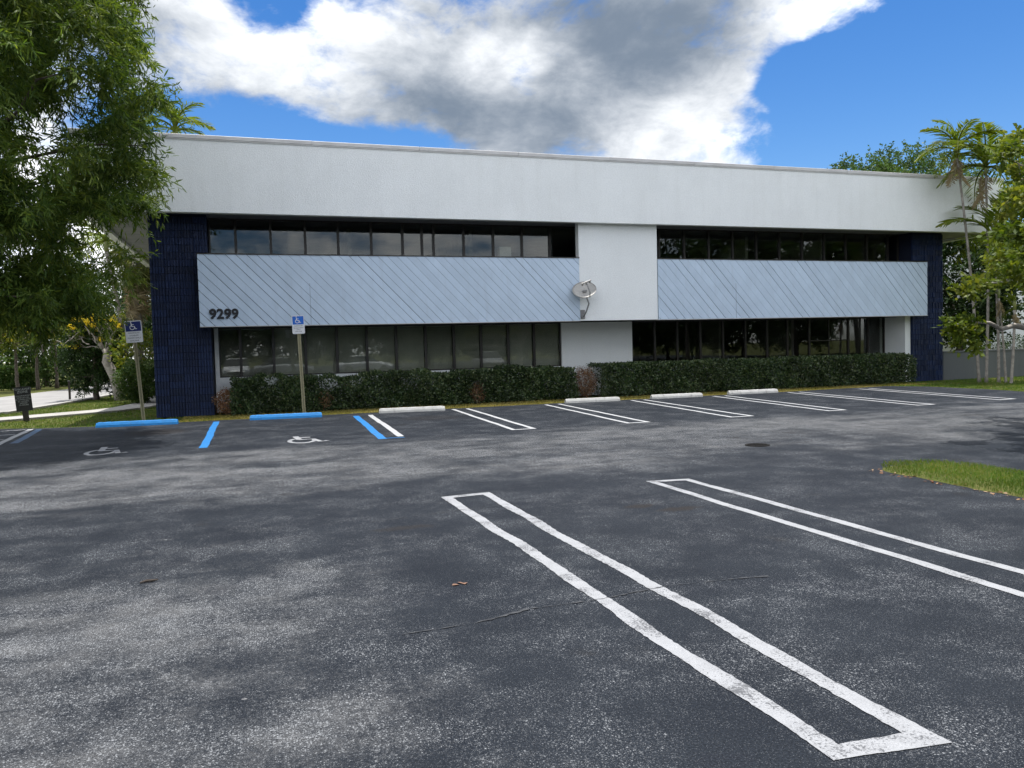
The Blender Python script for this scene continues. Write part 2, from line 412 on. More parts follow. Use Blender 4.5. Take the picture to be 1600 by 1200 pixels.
M_POSTO = simple('olive_steel_post', (.26, .235, .14), (.34, .31, .19), 20, .5, metallic=.1)
M_SIGNW = simple('sign_white', (.72, .73, .74), (.66, .67, .68), 8, .4)
M_SIGNN = simple('sign_navy', (.012, .025, .12), (.016, .03, .15), 8, .4)
M_SIGNB = simple('sign_bright_blue', (.015, .14, .56), (.015, .12, .50), 8, .4)
M_SIGNK = simple('sign_black', (.012, .013, .015), (.02, .021, .024), 8, .5)
M_INK = simple('sign_ink', (.03, .035, .05), rough=.5)
M_INKG = simple('sign_ink_green', (.03, .14, .08), rough=.5)
M_INKW = simple('sign_ink_grey', (.40, .42, .44), rough=.5)
M_IRON = simple('cast_iron', (.008, .008, .008), (.014, .013, .012), 20, .9, spec=.1)
M_TWIG = simple('dry_twig', (.05, .04, .032), rough=.9)
M_DEADLEAF = simple('dead_leaf', (.20, .105, .065), (.13, .075, .045), 40, .7)

F_ACACIA = foliage('acacia_leaf', [(.024, .052, .012), (.052, .096, .018), (.100, .148, .026), (.18, .215, .042)], .40, .5)
F_HEDGE = foliage('hedge_leaf', [(.012, .027, .010), (.034, .064, .020), (.074, .112, .038), (.20, .225, .115)], .15, .38, spec=.4)
F_DEAD = foliage('dead_shrub_leaf', [(.12, .052, .026), (.21, .105, .055), (.29, .17, .095), (.34, .24, .15)], .2, .7, (1.2, 1.0, .8))
F_DARK = foliage('dark_evergreen_leaf', [(.013, .030, .010), (.025, .052, .014), (.042, .075, .02)], .2)
F_MID = foliage('mid_green_leaf', [(.025, .055, .014), (.05, .095, .022), (.085, .13, .035)], .3)
F_YEL = foliage('yellow_green_leaf', [(.035, .065, .008), (.075, .115, .013), (.125, .155, .020), (.20, .20, .035)], .38, .5)
F_FLOWER = foliage('yellow_blossom', [(.68, .50, .02), (.78, .62, .05), (.82, .70, .12)], .35, .6, (1, 1, 1))
F_PALM = foliage('palm_leaflet', [(.045, .085, .010), (.085, .130, .014), (.14, .170, .020), (.22, .215, .035)], .40, .5)
F_PALMD = foliage('fan_palm_leaf', [(.07, .095, .03), (.12, .15, .05), (.19, .20, .08)], .35)
F_THATCH = foliage('dry_palm_leaf', [(.20, .165, .09), (.30, .25, .15), (.40, .34, .21)], .35, .8, (1.2, 1, .7))
F_GRASS = foliage('grass_blade', [(.035, .085, .010), (.065, .13, .016), (.105, .155, .03), (.18, .17, .06)], .38, .6)
F_GRASSDRY = foliage('dry_grass_blade', [(.15, .15, .03), (.24, .21, .055), (.32, .265, .09), (.37, .30, .13)], .3, .7)
def make_lawn():
    mt, t, out = new_mat('lawn'); v = posw(t)
    a = t.ramp(t.noise(v, .8, 5, .6), .3, .7); b = t.ramp(t.noise(v, 14, 5, .7), .35, .7)
    col = t.mix(a, (.050, .075, .015), (.095, .105, .028)); col = t.mix(t.math('MULTIPLY', b, .5), col, (.12, .095, .045))
    principled(t, out, col, .95, t.bump(t.noise(v, 50, 4, .7), .8, .02), spec=.1); return mt
M_LAWN = make_lawn()

# ============================================================ SETTING
def sheet(name, pts, z, mat, kind='structure', parent=None, skirt=0.0):
    mb = MB(); n = len(pts)
    mb.add([(x, y, z) for x, y in pts], [tuple(range(n))])
    if skirt:
        mb.add([(x, y, z) for x, y in pts]+[(x, y, z-skirt) for x, y in pts], [(i, n+i, n+(i+1) % n, (i+1) % n) for i in range(n)])
    o = mb.build(name, mat, parent)
    if kind and parent is None: o['kind'] = kind
    return o
sheet('ground', [(-1500, -1500), (1500, -1500), (1500, 1500), (-1500, 1500)], -0.03, M_LAWN)
def jag(a, b, step=.12, amp=.035):
    n = max(2, int(math.hypot(b[0]-a[0], b[1]-a[1])/step)); out = []
    dx, dy = b[0]-a[0], b[1]-a[1]; L = math.hypot(dx, dy); ph = random.random()*9
    for i in range(n):
        s = i/n; k = amp*(.6*math.sin(s*L*2.1+ph)+.5*math.sin(s*L*5.3+ph*2)+random.uniform(-.7, .7))
        out.append((a[0]+dx*s-dy/L*k, a[1]+dy*s+dx/L*k))
    return out
edge = [(-40, 23.0), (-6.4, 22.75), (-5.0, 22.1), (-3.8, 21.85), (16.9, 22.0), (21.0, 22.3), (21.75, 21.2), (21.75, 19.0), (21.5, 17.3), (21.6, 14.0), (22.4, 12.2), (60, 12.0)]
ap = []
for a, b in zip(edge[:-1], edge[1:]): ap += jag(a, b)
ap += [(60, 12), (60, -60), (-40, -60)]
lot = sheet('parking_lot', ap, 0.0, M_ASPH, skirt=.03)
# painted markings: children of the parking lot, 4 mm above it
def strip(name, pts, width, mat, z=.004, closed=False, wob=.006, step=.06, parent=None):
    P = []
    n = len(pts); segs = n if closed else n-1
    for i in range(segs):
        a, b = Vector(pts[i]), Vector(pts[(i+1) % n]); k = max(1, int((b-a).length/step))
        ln = (b-a).length; me_ = width*.8            # no samples so near a corner that the mitre folds over
        for j in range(k):
            if j == 0 or min(j, k-j)*ln/k > me_ or n == 2: P.append((a+(b-a)*(j/k), j == 0))
    if not closed: P.append((Vector(pts[-1]), True))
    N = len(P); L = []; Rr = []; ph = random.random()*20; acc = 0
    for i in range(N):
        p = P[i][0]
        if closed: q0, q1 = P[i-1][0], P[(i+1) % N][0]
        else: q0, q1 = P[max(i-1, 0)][0], P[min(i+1, N-1)][0]
        d0 = (p-q0); d1 = (q1-p)
        d0 = d0.normalized() if d0.length > 1e-6 else d1.normalized()
        d1 = d1.normalized() if d1.length > 1e-6 else d0
        n0 = Vector((-d0.y, d0.x)); n1 = Vector((-d1.y, d1.x)); nn = (n0+n1).normalized()
        sc = 1/max(.35, nn.dot(n0)); acc += step
        c = wob*(math.sin(acc*1.7+ph)+.6*math.sin(acc*4.1+ph*1.7))
        e1 = random.uniform(-1, 1)*wob*.45+wob*.5*math.sin(acc*7+ph); e2 = random.uniform(-1, 1)*wob*.45+wob*.5*math.sin(acc*6.1+ph*3)
        L.append(p+nn*sc*(width/2+c+e1)); Rr.append(p-nn*sc*(width/2-c+e2))
    v = [(q.x, q.y, z) for q in L]+[(q.x, q.y, z) for q in Rr]
    f = [(i, N+i, N+(i+1) % N, (i+1) % N) for i in range(N if closed else N-1)]
    return MB().add(v, f).build(name, mat, parent or lot)
# near hairpins
strip('parking_line', [(1.995, 8.66), (2.45, 8.70), (2.60, 2.53), (2.165, 2.57)], .108, M_LINE, closed=True, wob=.011, step=.03)
strip('parking_line', [(4.66, 2.3), (4.52, 8.57), (4.98, 8.50), (5.10, 2.3)], .10, M_LINE, wob=.007, step=.04)
# far hairpins, open towards the building
HP = [((709, 640), (800, 671.6), (730, 638.6), (836, 669.8)), ((850, 632), (980, 661.4), (870, 631.4), (1013, 659.3)), ((984.5, 625.4), (1140.5, 651.8), (1007, 624.5), (1176.5, 650)),
      ((1110.5, 618.8), (1293, 642), (1128, 617.8), (1322, 640.6)), ((1224, 612.8), (1436, 633.6), (1242, 611.8), (1456, 631.6)), ((1332, 607.2), (1564, 625), (1350, 606.4), (1582, 623))]
for a, b, c, d in HP:
    a, b, c, d = [G(*q) for q in (a, b, c, d)]
    yb = (b[1]+d[1])/2
    strip('parking_line', [(a[0], 21.6), (b[0]+.03, yb), (d[0]-.03, yb), (a[0]+.42, 21.6)], .10, M_LINE2, wob=.006)
strip('blue_parking_line', [G(338, 659), G(318, 700)], .15, M_BLUEL)
strip('blue_parking_line', [G(556, 650), G(598, 686)], .16, M_BLUEL)
strip('blue_parking_line', [G(601, 685), G(632, 683.5)], .06, M_BLUEL, z=.0045)
strip('parking_line', [G(578, 648.5), G(627, 682)], .13, M_LINE2)
strip('parking_line', [(-5.36, 22.0), (-4.98, 17.2)], .13, M_LINE2)
strip('blue_parking_line', [(-5.12, 21.8), (-4.80, 18.4)], .15, M_BLUEW)
for k in range(4):
    y = 21.95-k*1.25
    strip('hatch_line', [(-5.46+.1*k, y), (-6.9+.1*k, y-.45)], .10, M_LINE2)
# wheelchair symbol, as strokes: each a few tenths of a millimetre above the last
def arc(cx, cy, r, a0, a1, n=22): return [(cx+r*math.cos(R(a0+(a1-a0)*i/n)), cy+r*math.sin(R(a0+(a1-a0)*i/n))) for i in range(n+1)]
WCH = [(arc(-.02, .30, .27, 118, 372), .085), ([(-.12, .86), (-.06, .42)], .12), ([(-.05, .66), (.20, .66)], .075), ([(-.08, .42), (.24, .42), (.36, .08), (.52, .13)], .10)]
def wheelchair(add):
    """add(polyline, width, layer)"""
    for k, (pl_, wd) in enumerate(WCH): add(pl_, wd, k)
for (cx, cy, sx, sy) in ((-2.72, 15.25, .86, 1.55), (.78, 15.2, .86, 1.5)):
    root = MB()
    for k, (pl_, wd) in enumerate(WCH):
        pts = [(cx+px*sx, cy+py*sy) for px, py in pl_]
        n = len(pts); L = []; Q = []
        for i in range(n):
            d = Vector(pts[min(i+1, n-1)])-Vector(pts[max(i-1, 0)]); d.normalize(); nn = Vector((-d.y, d.x))
            p = Vector(pts[i]); wv = wd*.95/2*(1 if abs(d.x) < .7 else 1.5)
            L.append(p+nn*wv); Q.append(p-nn*wv)
        root.add([(q.x, q.y, .004+.0006*k) for q in L]+[(q.x, q.y, .004+.0006*k) for q in Q], [(i, n+i, n+i+1, i+1) for i in range(n-1)])
    root.build('wheelchair_symbol', M_LINE, lot)
# hairline cracks filled with pale dust
M_CRACK = simple('crack_dust', (.055, .058, .062), (.018, .02, .024), 14, .95)
for pts in ([(.75, 4.55), (1.2, 4.6), (1.6, 4.74), (2.1, 4.70), (2.7, 4.80), (3.4, 4.7)], [(1.0, 7.75), (1.6, 7.85), (2.0, 7.95), (2.5, 8.0)]):
    strip('crack', pts, .006, M_CRACK, z=.0052, wob=.02, step=.035)
# drain
dr = thing('storm_drain', 'small round dark iron drain cover sunk in the asphalt lane', 'drain', (7.65, 10.85, 0))
mb = MB(); n = 28
ring = lambda r, z: [(7.65+.8*r*math.cos(2*math.pi*i/n), 10.85+.8*r*math.sin(2*math.pi*i/n), z) for i in range(n)]
mb.add(ring(.25, .003)+ring(.24, .012)+ring(.20, .012)+ring(.19, .004), [(k*n+i, k*n+(i+1) % n, (k+1)*n+(i+1) % n, (k+1)*n+i) for k in range(3) for i in range(n)])
mb.build('rim', M_IRON, dr)
mb = MB(); mb.add(ring(.19, .0032), [tuple(range(n))]); mb.build('opening', simple('drain_void', (.004, .004, .004), rough=1), dr)
for k in range(5):
    x = 7.65-.11+.055*k; h = math.sqrt(.152**2-(x-7.65)**2)-.002
    MB().box(x-.012, x+.012, 10.85-h, 10.85+h, .0036, .009).build('bar', M_IRON, dr)

# street, pavement and far verge on the left
street = sheet('street', [(-60, 17.5), (-17, 23.6), (-8.1, 29.4), (-7.65, 32.5), (-7.15, 36.4), (-6.4, 44), (-5.0, 60), (-4, 120), (-14, 120), (-10.2, 54), (-11.2, 48), (-11.8, 43), (-15, 36.5), (-60, 28)], -.010, M_ROAD, skirt=.02)
mb = MB()   # street kerb
kp = [(-17, 23.5), (-8.0, 29.35), (-7.52, 32.5), (-7.02, 36.4), (-6.27, 44), (-4.87, 60)]
for (a, b) in zip(kp[:-1], kp[1:]):
    d = (Vector(b)-Vector(a)).normalized(); nn = Vector((d.y, -d.x))*.28
    mb.add([(a[0], a[1], -.03), (b[0], b[1], -.03), (b[0]+nn.x, b[1]+nn.y, -.03), (a[0]+nn.x, a[1]+nn.y, -.03), (a[0], a[1], .06), (b[0], b[1], .06), (b[0]+nn.x, b[1]+nn.y, .06), (a[0]+nn.x, a[1]+nn.y, .06)],
           [(4, 5, 6, 7), (0, 1, 5, 4), (2, 3, 7, 6), (1, 2, 6, 5), (3, 0, 4, 7)])
mb.build('street_kerb', M_CONC)['kind'] = 'structure'
sw = bpy.data.objects.new('sidewalk', None); COL.objects.link(sw); sw['kind'] = 'structure'
cl = [(-14.5, 21.4), (-9.5, 24.2), (-7.1, 25.95), (-5.7, 27.15), (-4.75, 27.95), (-4.1, 29.2), (-3.75, 31.2), (-3.72, 36), (-3.72, 42)]
pts = []
for a, b in zip(cl[:-1], cl[1:]):
    k = max(1, round(math.hypot(b[0]-a[0], b[1]-a[1])/1.4))
    for j in range(k): pts.append(Vector((a[0]+(b[0]-a[0])*j/k, a[1]+(b[1]-a[1])*j/k)))
pts.append(Vector(cl[-1]))
nrm = []
for i in range(len(pts)):
    d = (pts[min(i+1, len(pts)-1)]-pts[max(i-1, 0)]).normalized(); nrm.append(Vector((-d.y, d.x))*.62)
for i in range(len(pts)-1):
    a, b = pts[i], pts[i+1]; g = (b-a).normalized()*.006; zt = .045+random.uniform(-.003, .003)
    q = [a+g-nrm[i], b-g-nrm[i+1], b-g+nrm[i+1], a+g+nrm[i]]
    MB().add([(p.x, p.y, -.03) for p in q]+[(p.x, p.y, zt) for p in q], [(4, 5, 6, 7), (0, 1, 5, 4), (1, 2, 6, 5), (2, 3, 7, 6), (3, 0, 4, 7)]).build('paving_slab', M_CONC, sw)
# grass island on the right: a low mound
isl_out = []
for i in range(15):
    t = math.pi*i/14; isl_out.append((7.96+.52*math.cos(math.pi-t), 7.78+.52*math.sin(t)*(.9 if t < 1.5 else .8)))
isl = jag((7.45, -14), (7.44, 7.75), .15, .03)+isl_out+jag((8.6, 7.7), (8.75, -14), .15, .03)
mb = MB(); n = len(isl); cx = 8.02
mid = [(cx+(x-cx)*.72, min(y, 7.95), .045) for x, y in isl]
mb.add([(x, y, .0015) for x, y in isl]+mid, [(i, (i+1) % n, n+(i+1) % n, n+i) for i in range(n)]); mb.add(mid, [tuple(range(n))])
island = mb.build('grass_island', M_LAWN); island['kind'] = 'structure'
# grass
def in_poly(P, poly):
    x, y = P[:, 0], P[:, 1]; c = np.zeros(len(P), bool); n = len(poly)
    for i in range(n):
        x0, y0 = poly[i]; x1, y1 = poly[i-1]
        if y0 == y1: continue
        c ^= ((y0 > y) != (y1 > y)) & (x < (x1-x0)*(y-y0)/(y1-y0)+x0)
    return c
def grass(name, poly, n, h, wd, mat, label, z=-.03, excl=(), zf=None):
    a = np.array(poly); P = RNG.uniform(a.min(0), a.max(0), (n, 2)); k = in_poly(P, poly)
    for e in excl: k &= ~in_poly(P, e)
    P = P[k]; m_ = len(P); P3 = np.c_[P, np.full(m_, z) if zf is None else zf(P)]
    D = np.c_[RNG.normal(0, .45, (m_, 2)), np.ones(m_)]; N = np.c_[RNG.normal(size=(m_, 2)), np.zeros(m_)]
    hh = h*RNG.uniform(.5, 1.3, m_)
    clump = .5+.5*np.sin(P[:, 0]*1.9+np.sin(P[:, 1]*2.3)*1.5)
    o = leaves(name, mat, None, P3, D, N, hh, wd*RNG.uniform(.6, 1.3, m_), kind='small', rnd=np.clip(RNG.random(m_)*.7+clump*.3, 0, 1))
    return tag(o, label, 'grass', kind='stuff')
def zis(P): return np.clip((np.minimum(P[:, 0]-7.44, 8.7-P[:, 0])/.16), 0, 1)*.04
grass('island_grass', [q for q in isl if q[1] > 2] + [(8.6, 2), (7.45, 2)], 26000, .055, .007, F_GRASS, 'bright green grass on the narrow parking island', excl=(), zf=zis)
walkpoly = [(p+q).to_tuple() for p, q in zip(pts, nrm)]+[(p-q).to_tuple() for p, q in list(zip(pts, nrm))[::-1]]
strippoly = [(-2.0, 21.95), (16.9, 22.05), (21.0, 22.35), (23.0, 22.2), (23.0, 23.5), (-2.0, 23.7)]
grass('strip_grass', strippoly, 46000, .06, .013, F_GRASSDRY, 'dry olive grass strip between the hedge and the wheel stops')
lawnL = [(-16, 23.0), (-6.4, 22.85), (-5.0, 22.2), (-3.8, 21.95), (-1.2, 21.97), (-1.2, 23.8), (-2.75, 23.8), (-2.8, 44), (-6.3, 44), (-7.0, 36.4), (-7.5, 32.5), (-7.9, 29.4), (-16, 24)]
grass('lawn_grass', lawnL, 90000, .06, .016, F_GRASS, 'green lawn beside the sidewalk left of the building', excl=(walkpoly,))
lawnR = [(21.0, 22.4), (21.85, 21.2), (21.85, 19), (21.6, 17.3), (21.7, 14), (22.5, 12.3), (34, 12.1), (34, 24), (21, 24)]
grass('side_lawn_grass', lawnR, 60000, .06, .016, F_GRASS, 'patchy lawn under the slim palms right of the building')

# ============================================================ OFFICE BUILDING
YF, YP, YC, YG, YL = 22.95, 23.20, 23.85, 24.5, 24.9        # fascia, spandrel, column, upper glass, lower wall
ZT, ZB = 7.63, 5.57; PZ0, PZ1 = 2.50, 4.50
bld = thing('office_building', 'two-storey white and grey office building with navy block end columns and overhanging roof', 'building', (11, 24.9, 0))
# roof fascia
mb = MB(); x0, x1, yb = -4.36, 27.25, 42.0
fas = mb.add([(x0, YF, ZB), (x1, YF, ZB), (x1, yb, ZB), (x0, yb, ZB), (x0, YF, ZT-.1), (x1, YF, ZT-.1), (x1, yb, ZT-.1), (x0, yb, ZT-.1)],
             [(0, 1, 5, 4), (1, 2, 6, 5), (2, 3, 7, 6), (3, 0, 4, 7)])
i_ = .22   # inner faces of the parapet rim and its underside
mb.add([(x0, YF, ZB), (x1, YF, ZB), (x1, yb, ZB), (x0, yb, ZB), (x0+i_, YF+i_, ZB), (x1-i_, YF+i_, ZB), (x1-i_, yb-i_, ZB), (x0+i_, yb-i_, ZB),
        (x0+i_, YF+i_, ZB+.10), (x1-i_, YF+i_, ZB+.10), (x1-i_, yb-i_, ZB+.10), (x0+i_, yb-i_, ZB+.10)],
       [(0, 4, 5, 1), (1, 5, 6, 2), (2, 6, 7, 3), (3, 7, 4, 0), (4, 8, 9, 5), (5, 9, 10, 6), (6, 10, 11, 7), (7, 11, 8, 4)])
fascia = mb.build('fascia', M_STUCCO, bld)
MB().box(x0+.1, x1-.1, YF+.1, yb-.1, ZT-.32, ZT-.22).build('roof_deck', M_SOFFIT, bld)
MB().add([(x0+i_, YF+i_, ZB+.099), (x1-i_, YF+i_, ZB+.099), (x1-i_, yb-i_, ZB+.099), (x0+i_, yb-i_, ZB+.099)], [(0, 3, 2, 1)]).build('soffit', M_SOFFIT, bld)
# coping: lengths of bent metal with open joints
cx_ = x0-.035
while cx_ < x1:
    e = min(cx_+3.05, x1+.035); dz_ = random.uniform(-.004, .004)
    MB().box(cx_+.004, e-.004, YF-.035, YF+.25, ZT-.105+dz_, ZT+dz_, bev=.006).build('coping', M_COPING, bld)
    MB().box(cx_+.004, e-.004, YF-.022, YF-.002, ZT-.135+dz_, ZT-.106+dz_).build('coping_drip', M_COPING, bld)
    cx_ = e
for xx in (x0-.035, x1-.2):
    MB().box(xx, xx+.235, YF+.26, yb, ZT-.10, ZT+.004).build('coping', M_COPING, bld)
# split-face block columns
def block_mesh(wd, ht, ribs, seed):
    rr = random.Random(seed); mb = MB(); prof = []
    rw = wd/ribs
    for k in range(ribs):
        a = -wd/2+k*rw; d = .030+rr.uniform(-.012, .010)
        prof += [(a+.008, 0.0), (a+.013, -d), (a+rw-.013, -d+rr.uniform(-.004, .004)), (a+rw-.008, 0.0)]
    prof = [(-wd/2+.001, 0.0)]+prof+[(wd/2-.001, 0.0)]
    n = len(prof); v = []
    for z in (-ht/2, ht/2):
        for (x, y) in prof: v.append((x, y+(rr.uniform(-.004, .004) if y < -.01 else 0), z))
    v += [(wd/2-.001, .05, -ht/2), (-wd/2+.001, .05, -ht/2), (wd/2-.001, .05, ht/2), (-wd/2+.001, .05, ht/2)]
    f = [(i, i+1, n+i+1, n+i) for i in range(n-1)]
    f += [tuple(range(n))[::-1]+(2*n+1, 2*n)[::1], tuple(range(n, 2*n))+(2*n+2, 2*n+3)]
    f += [(n-1, 2*n, 2*n+2, 2*n-1), (2*n+1, 0, n, 2*n+3)]
    mb.add(v, f); me = mb.mesh('block'); me.materials.append(M_BLUEBLOCK); return me
def block_column(xa, xb, zt):
    core = MB().box(xa+.012, xb-.012, YC+.012, YL+.3, 0, zt).build('block_column', M_MORTAR, bld)
    nb = 4; bw = (xb-xa)/nb; ch = .2; var = [block_mesh(bw-.008, ch-.014, 5, s) for s in range(10)]
    nz = int(round(zt/ch))
    for j in range(nz):
        for i in range(nb):
            link('block', random.choice(var), None, core, loc=(xa+bw*(i+.5), YC+random.uniform(-.004, .004), ch*(j+.5)))
    return core
block_column(-2.73, -1.20, 5.66)
block_column(23.76, 25.25, 5.66)
# walls
MB().box(-1.185, -1.07, YL+.03, YL+.2, 0, PZ0).box(-1.07, 9.845, YL+.03, YL+.2, 0, 1.03).build('wall', M_WALL, bld)
MB().box(9.845, 12.49, YL-.02, YL+.3, 0, PZ0).build('lower_pier', M_WALL, bld)
MB().box(12.49, 23.52, YL+.03, YL+.2, 0, 1.03).build('wall', M_WALL, bld)
MB().box(23.50, 23.745, YC+.06, YL+.3, 0, PZ0).build('side_pier', M_WALL, bld)
MB().box(9.845, 12.62, YP+.03, YP+.28, PZ0, ZB+.098).build('upper_pier', M_WALL, bld)
# underside of the projecting upper floor
MB().box(-1.44, 9.843, YP+.06, YL+1.5, PZ0+.02, PZ0+.10).box(12.622, 23.85, YP+.06, YL+1.5, PZ0+.02, PZ0+.10).build('overhang_soffit', M_SOFFIT, bld)
# spandrel panels of diagonal boards
def clip(poly, a, b, c, keep_ge):
    out = []
    for i in range(len(poly)):
        p, q = poly[i-1], poly[i]; fp = a*p[0]+b*p[1]-c; fq = a*q[0]+b*q[1]-c
        if not keep_ge: fp, fq = -fp, -fq
        if (fp >= 0) != (fq >= 0):
            t = fp/(fp-fq); out.append((p[0]+t*(q[0]-p[0]), p[1]+t*(q[1]-p[1])))
        if fq >= 0: out.append(q)
    return out
def board_panel(xa, xb, conduit, run, sp):
    back = MB().box(xa+.01, xb-.01, YP+.022, YP+.16, PZ0+.012, PZ1-.03).build('spandrel_panel', M_BACK, bld)
    k = -9                   # run: horizontal metres for each metre of drop
    while True:
        s0 = xa+k*sp+.14; k += 1
        if s0 > xb+.1: break
        gap = random.choice((.004, .005, .006, .006, .014))
        poly = [(xa, PZ0), (xb, PZ0), (xb, PZ1-.025), (xa, PZ1-.025)]
        # board between lines x + run*(z-PZ1) = s  (x grows as z falls)
        poly = clip(poly, 1, run, s0+gap+run*PZ1, True)
        poly = clip(poly, 1, run, s0+sp-gap+run*PZ1, False) if len(poly) > 2 else poly
        if len(poly) < 3: continue
        area = .5*abs(sum(poly[i-1][0]*poly[i][1]-poly[i][0]*poly[i-1][1] for i in range(len(poly))))
        if area < .003: continue
        y = YP+random.uniform(-.003, .004); n = len(poly)
        cx = sum(p[0] for p in poly)/n; cz = sum(p[1] for p in poly)/n
        inn = []
        for (px, pz) in poly:
            d = math.hypot(px-cx, pz-cz); s_ = max(.5, 1-.006/max(d, .02)); inn.append((cx+(px-cx)*s_, cz+(pz-cz)*s_))
        v = [(p[0], y, p[1]) for p in inn]+[(p[0], y+.005, p[1]) for p in poly]+[(p[0], YP+.0215, p[1]) for p in poly]
        f = [tuple(range(n))]+[(n*j+i, n*j+n+i, n*j+n+(i+1) % n, n*j+(i+1) % n) for j in range(2) for i in range(n)]
        MB().add(v, f).build('board', M_BOARD, back)
    MB().box(xa-.01, xb+.01, YP-.012, YP+.17, PZ0-.016, PZ0-.001).build('drip_edge', M_COPING, bld)
    MB().box(xa-.01, xb+.01, YP-.015, YP+.17, PZ1-.024, PZ1+.004).build('cap_flashing', M_BRONZE, bld)
    MB().box(xa+.02, xb-.02, YP+.171, YG+.06, PZ1-.06, PZ1-.002).build('ledge', M_BRONZE, bld)
    MB().tube([(conduit, YP-.012, PZ0+.01), (conduit, YP-.012, PZ0+1.18), (conduit+.0, YP+.02, PZ0+1.22)], .0035, 6).build('conduit', M_BACK, bld)
board_panel(-1.45, 9.838, PL(485, 470, YP)[0], .97, .28)
board_panel(12.63, 23.85, PL(1150, 470, YP)[0], .90, .31)
# windows: one frame object for each bay, pane and blind below it
def window(xa, xb, y, z0, z1, fr=.035, blind=None, rail=None, depth=.10):
    mb = MB()
    mb.box(xa, xa+fr, y-depth/2, y+depth/2, z0, z1); mb.box(xb-fr, xb, y-depth/2, y+depth/2, z0, z1)
    mb.box(xa+fr, xb-fr, y-depth/2+.002, y+depth/2, z0, z0+fr*1.2); mb.box(xa+fr, xb-fr, y-depth/2+.002, y+depth/2, z1-fr*1.2, z1)
    if rail: 
        mb.box(xa+fr, xb-fr, y-.025, y+.025, rail-.02, rail+.02); mb.box((xa+xb)/2-.018, (xa+xb)/2+.018, y-.024, y+.024, z0+fr*1.2, rail-.02); mb.box((xa+xb)/2-.018, (xa+xb)/2+.018, y-.024, y+.024, rail+.02, z1-fr*1.2)
    wn = mb.build('window', M_BRONZE, bld)
    t = random.uniform(-.0025, .0025)
    MB().box(xa+fr+.001, xb-fr-.001, y-.004+t, y+.003+t, z0+fr*1.2+.001, z1-fr*1.2-.001).build('pane', M_GLASS, wn)
    if blind is not None:
        ang, drop = blind; mb = MB(); zz = z1-fr*1.2-.03; ca, sa = math.cos(R(ang)), math.sin(R(ang))
        mb.box(xa+fr, xb-fr, y+.085, y+.125, zz, zz+.03)
        while zz > drop:
            zz -= .029; h = .0155; sg = random.uniform(-.0015, .0015)
            mb.add([(xa+fr+.004, y+.105-h*ca, zz-h*sa+sg), (xb-fr-.004, y+.105-h*ca, zz-h*sa), (xb-fr-.004, y+.105, zz+.0022), (xa+fr+.004, y+.105, zz+.0022+sg), (xb-fr-.004, y+.105+h*ca, zz+h*sa), (xa+fr+.004, y+.105+h*ca, zz+h*sa+sg)], [(0, 1, 2, 3), (3, 2, 4, 5)])
        mb.box(xa+fr+.004, xb-fr-.004, y+.092, y+.118, zz-.03, zz-.012)
        b = mb.build('blind', M_BLIND, wn); b['kind'] = 'stuff'
low = [-1.07, -.46, .49, 1.43, 2.38, 3.30, 4.23, 5.18, 6.11, 7.03, 7.97, 8.88, 9.84]
for i, (a, b) in enumerate(zip(low[:-1], low[1:])):
    window(a+.002, b-.002, YL+.08, 1.03, PZ0+.015, .035, blind=([38, 40, 74, 72, 74, 75, 74, 56, 58, 60, 70, 62][i], 1.10))
up = [-1.19, -.46, .52, 1.51, 2.48, 3.48, 4.45, 5.06, 5.43, 6.41, 7.39, 8.37, 9.34, 10.36, 11.38, 12.40]
for a, b in zip(up[:-1], up[1:]): window(a+.002, b-.002, YG, PZ1-.001, ZB+.095, .035)
upr = [12.41]+[13.38+.985*k for k in range(11)]+[23.74]
for a, b in zip(upr[:-1], upr[1:]):
    if b-a > .1: window(a+.002, b-.002, YG, PZ1-.001, ZB+.095, .03)
lor = [12.49, 13.41, 14.31, 15.25, 16.19, 17.14, 18.08, 18.98, 19.96, 21.77, 22.71, 23.50]
for i, (a, b) in enumerate(zip(lor[:-1], lor[1:])): window(a+.002, b-.002, YL+.08, 1.03, PZ0+.015, .032, rail=1.66 if i == 8 else None)
# inside
MB().box(-2.7, 25.2, YL+.35, 34, -.02, .03).build('ground_floor', M_INTF, bld)
MB().box(-1.185, 23.7, YG+.3, 34, 2.85, 3.05).build('upper_floor', M_INTF, bld)
MB().box(-2.7, 25.2, 34, 34.2, 0, ZB+.09).box(-2.72, -2.55, YL+.35, 33.99, .031, ZB+.09).box(25.05, 25.2, YL+.35, 33.99, .031, ZB+.09).build('interior_wall', M_INT, bld)
for k, xx in enumerate((2.6, 6.6, 17.4, 20.8)):
    MB().box(xx, xx+.12, YL+2.2, 33.9, .031, 2.84).box(xx+.3, xx+.42, YG+1.2, 33.9, 3.051, ZB+.09).build('partition', M_INT, bld)
# a few things on the upper sill, seen through the glass
for (xa, xb, z1, m_) in ((3.86, 4.22, 4.68, M_SIGNW), (7.72, 8.12, 5.02, M_SIGNW)):
    MB().box(xa, xb, YG+.35, YG+.6, 3.05, z1).build('cabinet', m_, bld)
